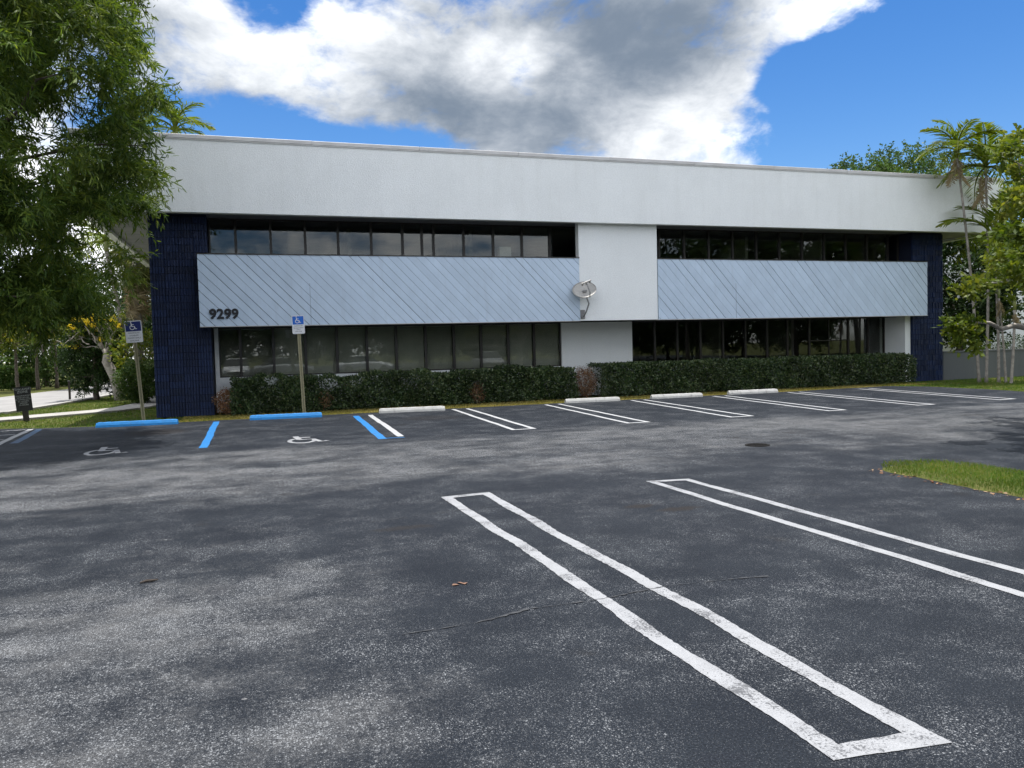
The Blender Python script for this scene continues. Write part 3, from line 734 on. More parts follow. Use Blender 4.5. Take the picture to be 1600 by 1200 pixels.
# number
num = thing('building_number', 'black house number 9299 on the grey diagonal boards', 'number', (-.84, YP, 2.71))
def glyph(ch, size, off=0.0, ext=.01):
    cu = bpy.data.curves.new('t', 'FONT'); cu.body = ch; cu.size = size; cu.extrude = ext; cu.offset = off; cu.align_x = 'LEFT'
    o = bpy.data.objects.new('t', cu); COL.objects.link(o); dg = bpy.context.evaluated_depsgraph_get()
    me = bpy.data.meshes.new_from_object(o.evaluated_get(dg)); bpy.data.objects.remove(o); return me
def text_mesh(s, size, align='CENTER', off=0.0, ext=.0008):
    cu = bpy.data.curves.new('t', 'FONT'); cu.body = s; cu.size = size; cu.extrude = ext; cu.offset = off; cu.align_x = align; cu.resolution_u = 3
    o = bpy.data.objects.new('t', cu); COL.objects.link(o); dg = bpy.context.evaluated_depsgraph_get()
    me = bpy.data.meshes.new_from_object(o.evaluated_get(dg)); bpy.data.objects.remove(o); return me
for i, ch in enumerate('9299'):
    me = glyph(ch, .37, .014, .015); me.materials.clear()
    o = link('digit', me, M_NUM, num, loc=(-1.20+.193*i, YP-.022, 2.715)); o.rotation_euler = (R(90), 0, 0)

# ============================================================ satellite dish
dish = thing('satellite_dish', 'grey oval satellite dish on a bent mast at the edge of the white pier', 'satellite dish', (9.93, YP, 2.62))
mb = MB(); foot = Vector((9.93, YP-.02, 2.62))
mb.box(9.86, 10.0, YP-.004, YP+.028, 2.56, 2.84)
mb.box(9.885, 9.975, YP-.06, YP-.005, 2.58, 2.66)
mb.build('foot_plate', M_GALV, dish)
ctr = Vector((9.86, 22.88, 3.46)); nrm_ = Vector((-.26, -.68, .68)).normalized()
ux = Vector((1, 0, 0)); ux = (Vector((.92, 0, .30)) - nrm_*Vector((.92, 0, .30)).dot(nrm_)).normalized(); uy = nrm_.cross(ux).normalized()
if uy.z < 0: uy = -uy
MB().tube([foot+Vector((0, -.03, 0)), foot+Vector((.05, -.14, .16)), foot+Vector((.10, -.24, .40)), ctr-uy*.08-nrm_*.12], .024, 8).build('mast', M_GALV, dish, smooth=True)
MB().tube([ctr-nrm_*.16-uy*.06, ctr-nrm_*.04], [.06, .08], 8).build('back_bracket', M_GALV, dish)
mb = MB(); rings = 6; seg = 32; v = []
A, B = .375, .355
for side in (0, 1):
    for k in range(rings+1):
        rr = k/rings
        for j in range(seg):
            t = 2*math.pi*j/seg; p = ctr+ux*(A*rr*math.cos(t))+uy*(B*rr*math.sin(t))+nrm_*(.075*rr*rr-.075-(.008 if side else 0))
            v.append(tuple(p))
f = []
o2 = (rings+1)*seg
for k in range(rings):
    for j in range(seg):
        a, b, c, d = k*seg+j, k*seg+(j+1) % seg, (k+1)*seg+(j+1) % seg, (k+1)*seg+j
        f += [(a, b, c, d), (o2+d, o2+c, o2+b, o2+a)]
for j in range(seg): f.append((rings*seg+j, rings*seg+(j+1) % seg, o2+rings*seg+(j+1) % seg, o2+rings*seg+j))
mb.add(v, f).build('reflector', M_DISH, dish, smooth=True)
rim = [ctr+ux*(A*math.cos(2*math.pi*j/40))+uy*(B*math.sin(2*math.pi*j/40)) for j in range(41)]
MB().tube(rim, .011, 6, cap=False).build('rim', M_DISH, dish, smooth=True)
low_ = ctr-uy*B*.98; tip = ctr+nrm_*.40-uy*.10
MB().tube([low_-nrm_*.03, low_+nrm_*.16, tip], .017, 7).build('feed_arm', M_GALV, dish)
MB().tube([tip-ux*.17, tip+ux*.17], .02, 7).tube([tip-ux*.13+uy*.0, tip-ux*.13-nrm_*.09], .03, 8).tube([tip, tip-nrm_*.10], .03, 8).tube([tip+ux*.13, tip+ux*.13-nrm_*.09], .03, 8).build('receiver', M_DISH, dish)

# ============================================================ wheel stops
def wheel_stop(xa, xb, ya, yb_, mat, label, cat='wheel stop', group=None):
    L = math.hypot(xb-xa, yb_-ya); cxx, cyy = (xa+xb)/2, (ya+yb_)/2; rz = math.atan2(yb_-ya, xb-xa)
    prof = [(-.095, 0), (-.085, .055), (-.055, .115), (-.045, .122), (.045, .122), (.055, .115), (.085, .055), (.095, 0)]
    mb = MB(); n = len(prof); nx = 26; v = []; rr = random.Random(int(xa*100))
    for i in range(nx+1):
        x = -L/2+L*i/nx; tap = (.88 if i in (0, nx) else 1)
        for k, (y, z) in enumerate(prof):
            j = rr.uniform(-.0025, .0025) if 0 < k < n-1 else 0
            v.append((x+(.012 if i == 0 else -.012 if i == nx else 0)*(z/.12), y*tap+j, z*(tap if z > .1 else 1)+j))
    f = [(i*n+k, (i+1)*n+k, (i+1)*n+k+1, i*n+k+1) for i in range(nx) for k in range(n-1)]
    f += [tuple(range(n)), tuple(nx*n+k for k in range(n))[::-1]]
    mb.add(v, [q[::-1] for q in f])
    root = mb.build('wheel_stop', mat); root.location = (cxx, cyy, .001); root.rotation_euler = (0, 0, rz)
    tag(root, label, cat, group)
    for s_ in (-.62, .62):
        p = MB().tube([(s_*L/2, 0, .118), (s_*L/2, 0, .126)], .014, 8).mesh('anchor_pin'); link('anchor_pin', p, M_IRON, root, world=False)
WS = [((-3.83, -1.95), (21.52, 21.40), M_STOPB, 'blue painted concrete wheel stop in front of the navy left column'),
      ((-.24, 1.58), (21.42, 21.30), M_STOPB, 'blue painted concrete wheel stop below the bright blue disabled parking sign'),
      ((3.12, 4.94), (21.60, 21.46), M_STOPW, 'white wheel stop nearest the blue ones, beside the paired blue and white lines'),
      ((8.70, 10.42), (21.82, 21.70), M_STOPW, 'white wheel stop in front of the brown dead shrub'),
      ((11.55, 13.30), (21.80, 21.74), M_STOPW, 'white wheel stop between the other two in front of the clipped hedge'),
      ((14.42, 16.22), (21.98, 21.90), M_STOPW, 'rightmost white wheel stop, in front of the clipped hedge')]
for (xs, ys, m_, lb) in WS: wheel_stop(xs[0], xs[1], ys[0], ys[1], m_, lb, group='wheel stops along the building')

# ============================================================ signs
def plate_pts(wd, ht, r, n=4):
    out = []
    for cx, cz, a0 in ((wd/2-r, ht/2-r, 0), (-wd/2+r, ht/2-r, 90), (-wd/2+r, -ht/2+r, 180), (wd/2-r, -ht/2+r, 270)):
        for i in range(n+1):
            a = R(a0+90*i/n); out.append((cx+r*math.cos(a), cz+r*math.sin(a)))
    return out
def plate(name, wd, ht, r, y0, y1, mat, parent, cx=0, cz=0):
    p = plate_pts(wd, ht, r); n = len(p)
    v = [(cx+x, y0, cz+z) for x, z in p]+[(cx+x, y1, cz+z) for x, z in p]
    f = [tuple(range(n))[::-1], tuple(range(n, 2*n))]+[(i, (i+1) % n, n+(i+1) % n, n+i) for i in range(n)]
    return MB().add(v, f).build(name, mat, parent, world=False)
def stroke_mesh(scale, y0, dy=.0005):
    mb = MB()
    for k, (pl_, wd) in enumerate(WCH):
        n = len(pl_); L = []; Q = []
        for i in range(n):
            d = Vector(pl_[min(i+1, n-1)])-Vector(pl_[max(i-1, 0)]); d.normalize(); nn = Vector((-d.y, d.x)); p = Vector(pl_[i])
            L.append((p+nn*wd/2)*scale); Q.append((p-nn*wd/2)*scale)
        mb.add([(q.x, y0-dy*k, q.y) for q in L]+[(q.x, y0-dy*k, q.y) for q in Q], [(i, n+i, n+i+1, i+1) for i in range(n-1)])
    c = [(-.135+.075*math.cos(2*math.pi*i/14), .97+.075*math.sin(2*math.pi*i/14)) for i in range(14)]
    mb.add([(x*scale, y0, z*scale) for x, z in c], [tuple(range(14))]); return mb
def sign_text(parent, s, size, z, y, mat, cx=0, off=0.0):
    me = text_mesh(s, size, off=off); me.materials.clear()
    o = link('lettering', me, mat, parent, world=False); o.location = (cx, y, z); o.rotation_euler = (R(90), 0, 0); return o
def access_sign(loc, wd, ht, ztop, tilt, blue, posts, pm, label, lines, rz=0):
    root = thing('disabled_parking_sign', label, 'sign', loc)
    root.rotation_euler = (0, R(tilt), rz)
    for px in posts:
        mb = MB()   # U-channel post
        mb.box(px-.018, px+.018, .030, .034, 0.0, ztop-.03); mb.box(px-.022, px-.018, -.004, .034, 0.0, ztop-.03); mb.box(px+.018, px+.022, -.004, .034, 0.0, ztop-.03); mb.box(px-.044, px-.0222, -.007, -.0042, 0.0, ztop-.03); mb.box(px+.0222, px+.044, -.007, -.0042, 0.0, ztop-.03)
        mb.build('post', pm, root, world=False)
    cz = ztop-ht/2
    pb = plate('plate', wd, ht, .03, -.012, -.008, M_SIGNW, root, 0, cz)
    bh = ht*.45
    pf = plate('blue_field', wd-.035, bh, .012, -.0135, -.0122, blue, root, 0, ztop-.02-bh/2)
    sm = stroke_mesh(bh*.80, -.0140).mesh('wheelchair_symbol'); o = link('wheelchair_symbol', sm, M_SIGNW, root, world=False); o.location = (-.02, 0, ztop-.02-bh+.035*ht/.5)
    z = ztop-.02-bh-.052*ht/.5
    for (s, sz, m_) in lines:
        sign_text(root, s, sz, z, -.0125, m_); z -= sz*1.32
    for zz in (ztop-.018, ztop-ht+.018):
        MB().tube([(0, -.0165, zz), (0, .011, zz)], .007, 7).build('bolt', M_GALV, root, world=False)
    return root
g0 = G(224.7, 655.5)
access_sign((PL(225, 655, 22.35)[0], 22.35, -.03), .40, .56, 2.68, -3.4, M_SIGNN, (0,), M_POSTO, 'navy and white disabled parking sign on a leaning single post by the navy column',
            [('PARKING BY', .050, M_INK), ('DISABLED', .050, M_INK), ('PERMIT ONLY', .050, M_INK), ('$250 FINE', .048, M_INK)])
access_sign((PL(475.5, 646, 22.35)[0], 22.35, -.03), .33, .50, 2.76, -1.6, M_SIGNB, (0,), M_POSTO, 'bright blue and white disabled parking sign on a channel post before the hedge',
            [('PARKING BY', .040, M_INKG), ('DISABLED PERMIT', .033, M_INK), ('ONLY', .040, M_INK), ('$250 FINE', .040, M_INK)])
tow = thing('tow_away_sign', 'black tow-away notice with pale lettering on a short dark wooden post', 'sign', (-6.21, 25.1, -.03)); tow.rotation_euler = (0, R(-4), R(6))
MB().box(-.07, .07, 0, .09, 0, .98, bev=.006).build('post', M_WOODP, tow, world=False)
plate('plate', .40, .68, .004, -.010, -.002, M_SIGNK, tow, 0, .66)
zz = .905
for s, sz in (('TOW-AWAY', .078), ('ZONE', .095), ('UNAUTHORIZED', .046), ('VEHICLES WILL', .046), ('BE TOWED AWAY', .046), ('AT OWNERS', .046), ('EXPENSE', .046), ('24 HOURS', .05)):
    sign_text(tow, s, sz, zz, -.0112, M_INKW); zz -= sz*1.12 if sz < .06 else sz*1.0
for xx in (-.16, .16):
    MB().tube([(xx, -.014, .97), (xx, -.002, .97)], .008, 7).build('bolt', M_GALV, tow, world=False)

# ============================================================ PLANTS
def bez(a, b, sag, n=7, wob=.0):
    a, b = Vector(a), Vector(b); out = []
    for i in range(n+1):
        t = i/n; p = a.lerp(b, t); p.z += sag*4*t*(1-t)
        if 0 < i < n: p += Vector((random.uniform(-wob, wob), random.uniform(-wob, wob), random.uniform(-wob, wob)))
        out.append(p)
    return out
def clump_leaves(centers, rad, n_twig, n_leaf, droop, L, W, curve, kind, spread=.6, hang=.5):
    """twigs radiating out of every clump centre, leaves along the twigs"""
    C = np.asarray(centers); m_ = len(C)
    T = rdir(m_*n_twig); T[:, 2] = T[:, 2]*.75+.1; T = unit(T)
    base = np.repeat(C, n_twig, 0); rr = np.repeat(np.broadcast_to(rad, m_), n_twig)*RNG.uniform(.55, 1.15, m_*n_twig)
    s = RNG.uniform(.15, 1, (len(T), n_leaf))
    P = base[:, None]+T[:, None]*(rr[:, None]*s)[..., None]
    P[..., 2] -= droop*(rr[:, None]*s**2)
    P = P.reshape(-1, 3)+RNG.normal(0, .025, (len(T)*n_leaf, 3))
    D = np.repeat(T, n_leaf, 0)*.6+RNG.normal(0, spread, (len(P), 3)); D[:, 2] -= hang
    N = rdir(len(P)); N[:, 2] += .6
    n = len(P)
    crnd = np.repeat(RNG.random(m_), n_twig*n_leaf)
    return P, D, N, L*RNG.uniform(.6, 1.2, n), W*RNG.uniform(.7, 1.2, n), curve*RNG.uniform(-.3, 1, n), np.clip(.55*RNG.random(n)+.45*crnd, 0, 1)
def tree(name, label, base, fork_z, centers, rad, leafmat, barkmat, trunk_r, L, W, n_twig=10, n_leaf=12, kind='small', droop=.3, curve=0, cat='tree', group=None, lean=(0, 0), n_limb=26, spread=.6, hang=.5):
    root = thing(name, label, cat, (base[0], base[1], -.03), group)
    C = np.asarray(centers); mb = MB()
    fork = Vector((base[0]+lean[0], base[1]+lean[1], fork_z))
    tr = bez((base[0], base[1], -.05), fork, 0, 8, trunk_r*.22)
    mb.tube(tr, [trunk_r*(1.35 if i == 0 else 1.08-.45*i/8) for i in range(9)], 10)
    mb.build('trunk', barkmat, root, smooth=True)
    mb = MB(); idx = list(range(len(C))); random.shuffle(idx)
    heads = [Vector(C[i]) for i in idx[:n_limb]]
    for h in heads[:max(4, n_limb//4)]:
        s_ = fork-Vector((0, 0, random.uniform(0, .25)*fork_z*.3))
        mb.tube(bez(s_, h, random.uniform(-.02, .12)*(h-fork).length, 7, .06*(h-fork).length*.5), [trunk_r*.55*(1-.85*i/7) for i in range(8)], 6)
    for h in heads[max(4, n_limb//4):]:
        par = min(heads[:max(4, n_limb//4)], key=lambda q: (q-h).length); s_ = fork.lerp(par, random.uniform(.35, .85))
        mb.tube(bez(s_, h, random.uniform(-.05, .1)*(h-s_).length, 5, .05*(h-s_).length), [trunk_r*.22*(1-.8*i/5) for i in range(6)], 5)
    mb.build('limb', barkmat, root, smooth=True)
    P, D, N, l_, w_, c_, r_ = clump_leaves(C, rad, n_twig, n_leaf, droop, L, W, curve, kind, spread, hang)
    leaves('crown', leafmat, root, P, D, N, l_, w_, c_, kind, r_)
    return root
def ellipsoid(c, r, n, inner=.5, flat=-.9):
    out = []
    while len(out) < n:
        v = RNG.normal(size=3); v /= np.linalg.norm(v)
        if v[2] < flat: continue
        q = RNG.uniform(inner**3, 1)**(1/3); out.append(np.array(c)+v*q*np.array(r))
    return np.array(out)

# --- the big acacia hanging into the picture on the left
SIL = [(-2000, -2000), (232, -2000), (236, 0), (240, 55), (226, 88), (256, 108), (278, 140), (280, 168), (246, 192), (252, 222), (276, 262), (270, 300), (284, 335), (240, 352), (205, 372), (196, 400), (206, 440), (200, 478), (150, 498), (98, 520), (50, 526), (0, 512), (-60, 530), (-2000, 560)]
gaps = [(112, 108, 26), (60, 246, 22), (68, 196, 18), (146, 66, 10), (30, 270, 12), (140, 185, 14), (150, 360, 12)]
cand = ellipsoid((-7.7, 17.9, 7.0), (6.5, 4.6, 6.0), 3400, .42, -1)
px, py, pd = project(cand)
keep = np.zeros(len(cand), bool); inside = in_poly(np.c_[px, py], SIL)
mpx = .46*FPX/np.maximum(pd, 1)
for i in range(len(cand)):
    if not inside[i] or cand[i][2] < 1.9: continue
    if px[i] > -80:
        ok = in_poly(np.array([[px[i]+.75*mpx[i], py[i]], [px[i], py[i]+.55*mpx[i]]]), SIL).all() or RNG.random() < .10
        if any(math.hypot(px[i]-a, py[i]-b) < r+18 for a, b, r in gaps): ok = ok and RNG.random() < .10
        keep[i] = ok and RNG.random() < .72
    else: keep[i] = RNG.random() < .16
AC = cand[keep]
print('acacia clumps', len(AC))
tree('acacia_tree', 'big drooping olive green acacia overhanging from the left edge', (-10.2, 18.0), 3.0, AC, .60, F_ACACIA, M_BARK, .26, .175, .029, 13, 22, 'long', .35, .35, n_limb=60, spread=.55, hang=.55)

# --- clipped hedge and shrubs along the wall
def hedge(name, label, xa, xb, y0, y1, h, n, holes=(), ragged=.0, group=None, mat=F_HEDGE, lsz=.075):
    root = thing(name, label, 'hedge', ((xa+xb)/2, (y0+y1)/2, -.03), group)
    st = MB()
    x = xa+.25
    while x < xb-.1:
        yy = (y0+y1)/2+random.uniform(-.15, .15)
        for k in range(4): st.tube(bez((x+random.uniform(-.05, .05), yy, -.04), (x+random.uniform(-.35, .35), yy+random.uniform(-.4, .3), h*random.uniform(.5, .85)), 0, 4, .03), [.014, .012, .01, .008, .005], 5)
        x += random.uniform(.4, .6)
    st.build('stem', M_BARK, root)['kind'] = 'stuff'
    X = RNG.uniform(xa, xb, n)
    topf = h*(1+ragged*(.10*np.sin(X*1.7+1)+.08*np.sin(X*4.3)+.05*np.sin(X*9.1+2))+.018*np.sin(X*6.7)+.015*np.sin(X*13.0))
    fr = RNG.random(n); s = RNG.random(n)
    Y = np.where(fr < .52, y0+np.abs(RNG.normal(0, .10, n)), RNG.uniform(y0, y1, n))
    Z = np.where(fr < .52, RNG.uniform(.02, 1, n)**.9*topf, np.where(fr < .80, topf-np.abs(RNG.normal(0, .06, n)), RNG.uniform(.05, 1, n)*topf))
    lump = .07*np.sin(X*3.1+Z*4)+.05*np.sin(X*7.7-Z*6)+.03*np.sin(X*17+Z*13)
    Y += lump; Y += np.where(Z > topf-.10, (Z-topf+.10)*.8, 0)
    end = np.minimum(X-xa, xb-X); k = end > .22*(Z/topf)**4*RNG.random(n)
    for (hx, hz, rx, rz_, pr) in holes:
        k &= ~((((X-hx)/rx)**2+((Z-hz)/rz_)**2 < 1) & (RNG.random(n) < pr))
    P = np.c_[X, Y, Z][k]; m_ = len(P)
    D = rdir(m_)+np.array([0, -.45, .45]); N = rdir(m_)+np.array([0, -.7, .6])
    cl = .5+.5*np.sin(P[:, 0]*2.3)*np.sin(P[:, 0]*.9+1)
    leaves('foliage', mat, root, P, D, N, lsz*RNG.uniform(.6, 1.3, m_), lsz*.62*RNG.uniform(.7, 1.2, m_), rnd=np.clip(.15*cl+.85*RNG.random(m_)**1.7, 0, 1))
    return root
hedge('hedge', 'ragged dark green hedge with thin gaps below the blinded windows', -.75, 9.75, 23.32, 24.55, 1.02, 66000,
      holes=[(.35, 1.0, .22, .22, .85), (1.95, .85, .30, .32, .7), (2.75, .9, .25, .2, .6), (5.3, 1.0, .4, .14, .6), (2.25, .5, .3, .4, .3), (3.3, 1.0, .5, .14, .5), (4.35, .8, .3, .3, .3), (6.45, .35, .28, .40, .6)], ragged=.45)
hedge('hedge', 'neat box-clipped green hedge right of the brown dead shrub', 10.55, 23.35, 23.25, 24.6, 1.06, 66000, ragged=.12)
def shrub(name, label, c, r, n, mat, lsz, group=None, stems=8, cat='shrub'):
    root = thing(name, label, cat, (c[0], c[1], -.03), group); st = MB()
    for k in range(stems):
        a = random.uniform(0, 6.28); q = random.uniform(.3, .9)
        st.tube(bez((c[0]+random.uniform(-.06, .06), c[1]+random.uniform(-.06, .06), -.04), (c[0]+math.cos(a)*r[0]*q, c[1]+math.sin(a)*r[1]*q, c[2]+r[2]*random.uniform(.1, .8)), .05, 5, .04), [.016, .014, .011, .009, .007, .004], 5)
    st.build('stem', M_BARK, root)
    v = rdir(n); q = RNG.uniform(.25, 1, n)**(1/2.4)
    lump = 1+.16*np.sin(v[:, 0]*7+1)*np.sin(v[:, 2]*6)+.1*np.sin(v[:, 1]*13+v[:, 0]*9)
    P = np.array(c)+v*np.array(r)*(q*lump)[:, None]; P = P[P[:, 2] > .0]; m_ = len(P)
    leaves('foliage', mat, root, P, v[:m_]+rdir(m_)*.8, rdir(m_)+np.array([0, -.3, .7]), lsz*RNG.uniform(.6, 1.3, m_), lsz*.5*RNG.uniform(.7, 1.2, m_))
    return root
shrub('dead_shrub', 'brown dead shrub between the two hedges below the white pier', (10.12, 23.7, .50), (.42, .40, .52), 3600, F_DEAD, .05)
shrub('dead_shrub', 'reddish brown dying shrub at the foot of the navy left column', (-.78, 23.75, .36), (.42, .40, .40), 2600, F_DEAD, .06)
shrub('dead_shrub', 'small brown dead bush set into the ragged hedge', (6.45, 23.45, .32), (.26, .24, .34), 1300, F_DEAD, .045)
shrub('dead_shrub', 'thin reddish dead bush in the hedge beside the bright blue sign post', (1.80, 23.5, .30), (.26, .26, .34), 1100, F_DEAD, .05)

# --- palms
def frond_mesh(L, wd, n=34, arch=.55, droop=.5, seed=0, fan=False):
    g = np.random.default_rng(seed); mats = []
    s = np.linspace(0, 1, 14)
    rx = L*(s-.12*s**3); rz = L*(arch*s-(arch+droop)*s**2*.9)
    mb = MB().tube([(a, 0, b) for a, b in zip(rx, rz)], [.022*L*(1-.85*t)+.003 for t in s], 5)
    V = [np.array(mb.v)]; F = []
    k = 0
    for f in mb.f:
        for j in range(1, len(f)-1): F.append((f[0], f[j], f[j+1]))
    tt = np.repeat(np.linspace(.14, .99, n), 2); side = np.tile([1, -1], n)
    P = np.c_[np.interp(tt, s, rx), np.zeros(2*n), np.interp(tt, s, rz)]
    dxz = np.c_[np.interp(tt, s, np.gradient(rx, s)), np.zeros(2*n), np.interp(tt, s, np.gradient(rz, s))]; T = unit(dxz)
    D = T*.75+np.c_[np.zeros(2*n), side*.95, np.zeros(2*n)]+np.c_[np.zeros((2*n, 2)), g.uniform(-.1, .38, 2*n)]
    ll = wd*np.sin(np.pi*np.clip(tt*.9+.12, 0, 1))**.6*g.uniform(.85, 1.1, 2*n)
    N = np.tile([0, 0, 1.0], (2*n, 1))+g.normal(0, .25, (2*n, 3))
    lv, lf, kk = leaf_arrays(P, D, N, ll, .050*g.uniform(.8, 1.2, 2*n), .35*g.uniform(.3, 1.3, 2*n), 'long')
    base = len(mb.v)
    V.append(lv); F = np.concatenate([np.array(F), lf+base])
    rnd = np.concatenate([np.full(base, .6), np.repeat(np.clip(g.random(2*n)*.5+.5*tt*.6, 0, 1), kk)])
    return tri_mesh('frond', np.concatenate(V), F, rnd)
FR = [frond_mesh(1.75, .60, seed=i, arch=a, droop=d) for i, (a, d) in enumerate(((.55, .25), (.45, .40), (.35, .55), (.25, .65)))]
for me in FR: me.materials.append(F_PALM)
FRD = [frond_mesh(1.15, .40, n=20, arch=.05, droop=1.1, seed=9+i) for i in range(2)]
for me in FRD: me.materials.append(F_THATCH)
def palm(label, base, top, r0, r1, nf, scale=1.0, group=None, dead=3, shaft=True, spread=1.0):
    root = thing('palm_tree', label, 'palm', (base[0], base[1], -.03), group)
    a, b = Vector((*base, -.05)), Vector(top); n = 26; pts_ = []; rad_ = []
    for i in range(n+1):
        t = i/n; p = a.lerp(b, t); p += Vector((math.sin(t*3.1)*.10, 0, 0))*(b.z/8)
        pts_.append(p); rad_.append((r0*(1.5 if i == 0 else 1)+(r1-r0)*t)*(1+.06*(i % 2)))
    MB().tube(pts_, rad_, 9).build('trunk', M_PALMT, root, smooth=True)
    top_ = pts_[-1]
    if shaft:
        sh = MB().tube([top_, top_+Vector((0, 0, .22)), top_+Vector((.01, 0, .48))], [r1*1.25, r1*1.45, r1*.7], 9)
        sh.build('crownshaft', simple('crownshaft_green', (.14, .18, .05), (.20, .21, .07), 8, .5) if 'crownshaft_green' not in MATS else MATS['crownshaft_green'], root, smooth=True)
    head = top_+Vector((0, 0, .40 if shaft else .05))*scale
    a0 = random.random()*6
    for k in range(nf):
        az = a0+k*2.399; lev = k/max(nf-1, 1); me = FR[min(3, int(lev*4))]
        o = link('frond', me, None, root, loc=tuple(head+Vector((0, 0, -.12*lev))))
        o.rotation_euler = (random.uniform(-.25, .25), R(-58+66*lev+random.uniform(-8, 8)), az); o.scale = (scale*random.uniform(.88, 1.08),)*3
    for k in range(dead):
        o = link('dry_frond', random.choice(FRD), None, root, loc=tuple(head-Vector((0, 0, .25))))
        o.rotation_euler = (random.uniform(-.3, .3), R(55+random.uniform(-10, 20)), random.random()*6.28); o.scale = (scale,)*3
    return root
PG = 'slim palms right of the building'
palm('tallest slim palm with a leaning grey trunk in front of the roof corner', (24.97, 21.98), (23.95, 21.98, 8.0), .052, .036, 12, .9, PG, 2)
palm('slim palm with a straight trunk just right of the tallest one', (25.11, 21.81), (25.07, 21.8, 7.4), .050, .036, 13, 1.0, PG, 2)
palm('shorter slim palm with wide fronds reaching below the roof fascia', (25.36, 21.52), (25.12, 21.5, 4.75), .050, .04, 8, 1.25, PG, 0)
palm('low slim palm with a few yellowed fronds on a pale thin trunk', (25.50, 21.35), (25.22, 21.4, 3.0), .042, .032, 4, .45, PG, 2)
palm('shortest slim palm, its dry fronds hanging under the leafy branches', (24.95, 20.69), (25.12, 20.7, 2.55), .050, .038, 3, .4, PG, 5)

# --- leafy tree over the lane on the right
SILR = [(1540, 240), (1572, 205), (1600, 190), (4000, -500), (4000, 478), (1640, 474), (1600, 470), (1588, 448), (1562, 446), (1548, 470), (1524, 462), (1508, 446), (1520, 425), (1545, 400), (1550, 372), (1540, 345), (1552, 318), (1560, 280)]
cand = np.concatenate([ellipsoid((13.1, 9.9, 3.55), (3.3, 3.0, 2.2), 700, .4, -1)])
px, py, pd = project(cand)
keep = []
for i in range(len(cand)):
    rpx = .26*FPX/max(pd[i], 1)
    if pd[i] < 3: continue
    keep.append(in_poly(np.array([[px[i]-rpx*.8, py[i]], [px[i], py[i]-rpx*.6], [px[i], py[i]+rpx*.7]]), SILR).all() and cand[i][2] > 1.5 and RNG.random() < (.75 if px[i] < 1700 else .45))
RC = cand[np.array(keep)]
ex = [PL(x, y, 9.6) for x, y in ((1492, 508), (1500, 518), (1508, 514), (1503, 528), (1512, 536), (1508, 455), (1524, 446), (1516, 498))]
RC = np.concatenate([RC, np.array(ex)])
print('right clumps', len(RC))
tree('broadleaf_tree', 'yellow-green leafy tree hanging in from the right edge over the palms', (13.4, 10.1), 2.0, RC, .28, F_YEL, M_PALE, .13, .11, .058, 12, 10, 'small', .25, n_limb=46, spread=.7, hang=.15)

# --- trees behind the building and at the sides
def bushy(name, label, base, h, r, n, leafmat, L, rad=.8, group=None, zc=None, tr=.18, nt=9, nl=10, bark=None, inner=.5):
    c = (base[0], base[1], zc if zc else h-r[2])
    return tree(name, label, base, max(1.2, c[2]-r[2]*.8), ellipsoid(c, r, n, inner, -.85), rad, leafmat, bark or M_BARK, tr, L, L*.55, nt, nl, 'small', .2, n_limb=24, hang=.1, group=group)
TG = 'tree tops showing above the roof'
bushy('background_tree', 'dark green tree crown above the right end of the roof', (45.4, 45.5), 15.4, (4.4, 4, 3.6), 170, F_MID, .22, 1.1, TG)
bushy('background_tree', 'lower dark green tree crown above the roof, left of the palm tops', (41.0, 45), 14.5, (3.0, 3, 2.8), 110, F_MID, .22, .95, TG)
bushy('background_tree', 'sliver of green tree top just above the roof coping', (37.4, 46), 13.35, (1.5, 2, 2.2), 26, F_MID, .22, .8, TG)
bushy('background_tree', 'dark tree crown behind the tops of the slim palms', (50.5, 44), 14.6, (4.5, 4, 4), 120, F_MID, .22, 1.1, TG)
SG = 'shaded trees in the gap right of the building'
bushy('background_tree', 'shaded dark tree with thick trunk behind the navy right column', (30.2, 27.6), 6.8, (2.4, 2.4, 2.9), 230, F_DARK, .20, .7, SG, tr=.22)
bushy('background_tree', 'lower shaded tree filling the gap above the grey wall', (30.4, 33.5), 6.2, (2.0, 1.8, 3.0), 150, F_DARK, .20, .7, SG)
bushy('background_tree', 'sunlit pale leaved tree seen through the gap beside the navy column', (36.5, 36), 6.5, (3.0, 3.0, 3.0), 90, F_YEL, .13, .8, SG)
# --- neighbour on the right: white building and low wall
nb_ = thing('neighbour_building', 'plain white building behind the slim palms at the right edge', 'building', (44, 38, 0))
MB().box(33.3, 60, 30.2, 44, -.05, 6.6).build('wall', M_WALL, nb_)
MB().box(33.1, 60.2, 30.0, 44.2, 6.6, 6.85).build('roof_edge', M_STUCCO, nb_)
lw = thing('low_wall', 'low grey rendered wall behind the palm trunks', 'wall', (30, 24.3, 0))
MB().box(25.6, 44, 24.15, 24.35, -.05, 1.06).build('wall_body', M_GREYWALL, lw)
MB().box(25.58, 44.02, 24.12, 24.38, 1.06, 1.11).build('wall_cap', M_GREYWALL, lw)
for k, xx in enumerate((34.3, 35.6, 36.9)):
    shrub('clipped_shrub', ['small dark shrub behind the low wall, nearest the building gap', 'small dark shrub behind the low wall, between two others', 'small dark shrub behind the low wall, nearest the right edge'][k], (xx, 29.3, .95), (.75, .5, .75), 1500, F_DARK, .09, 'dark shrubs behind the low wall')

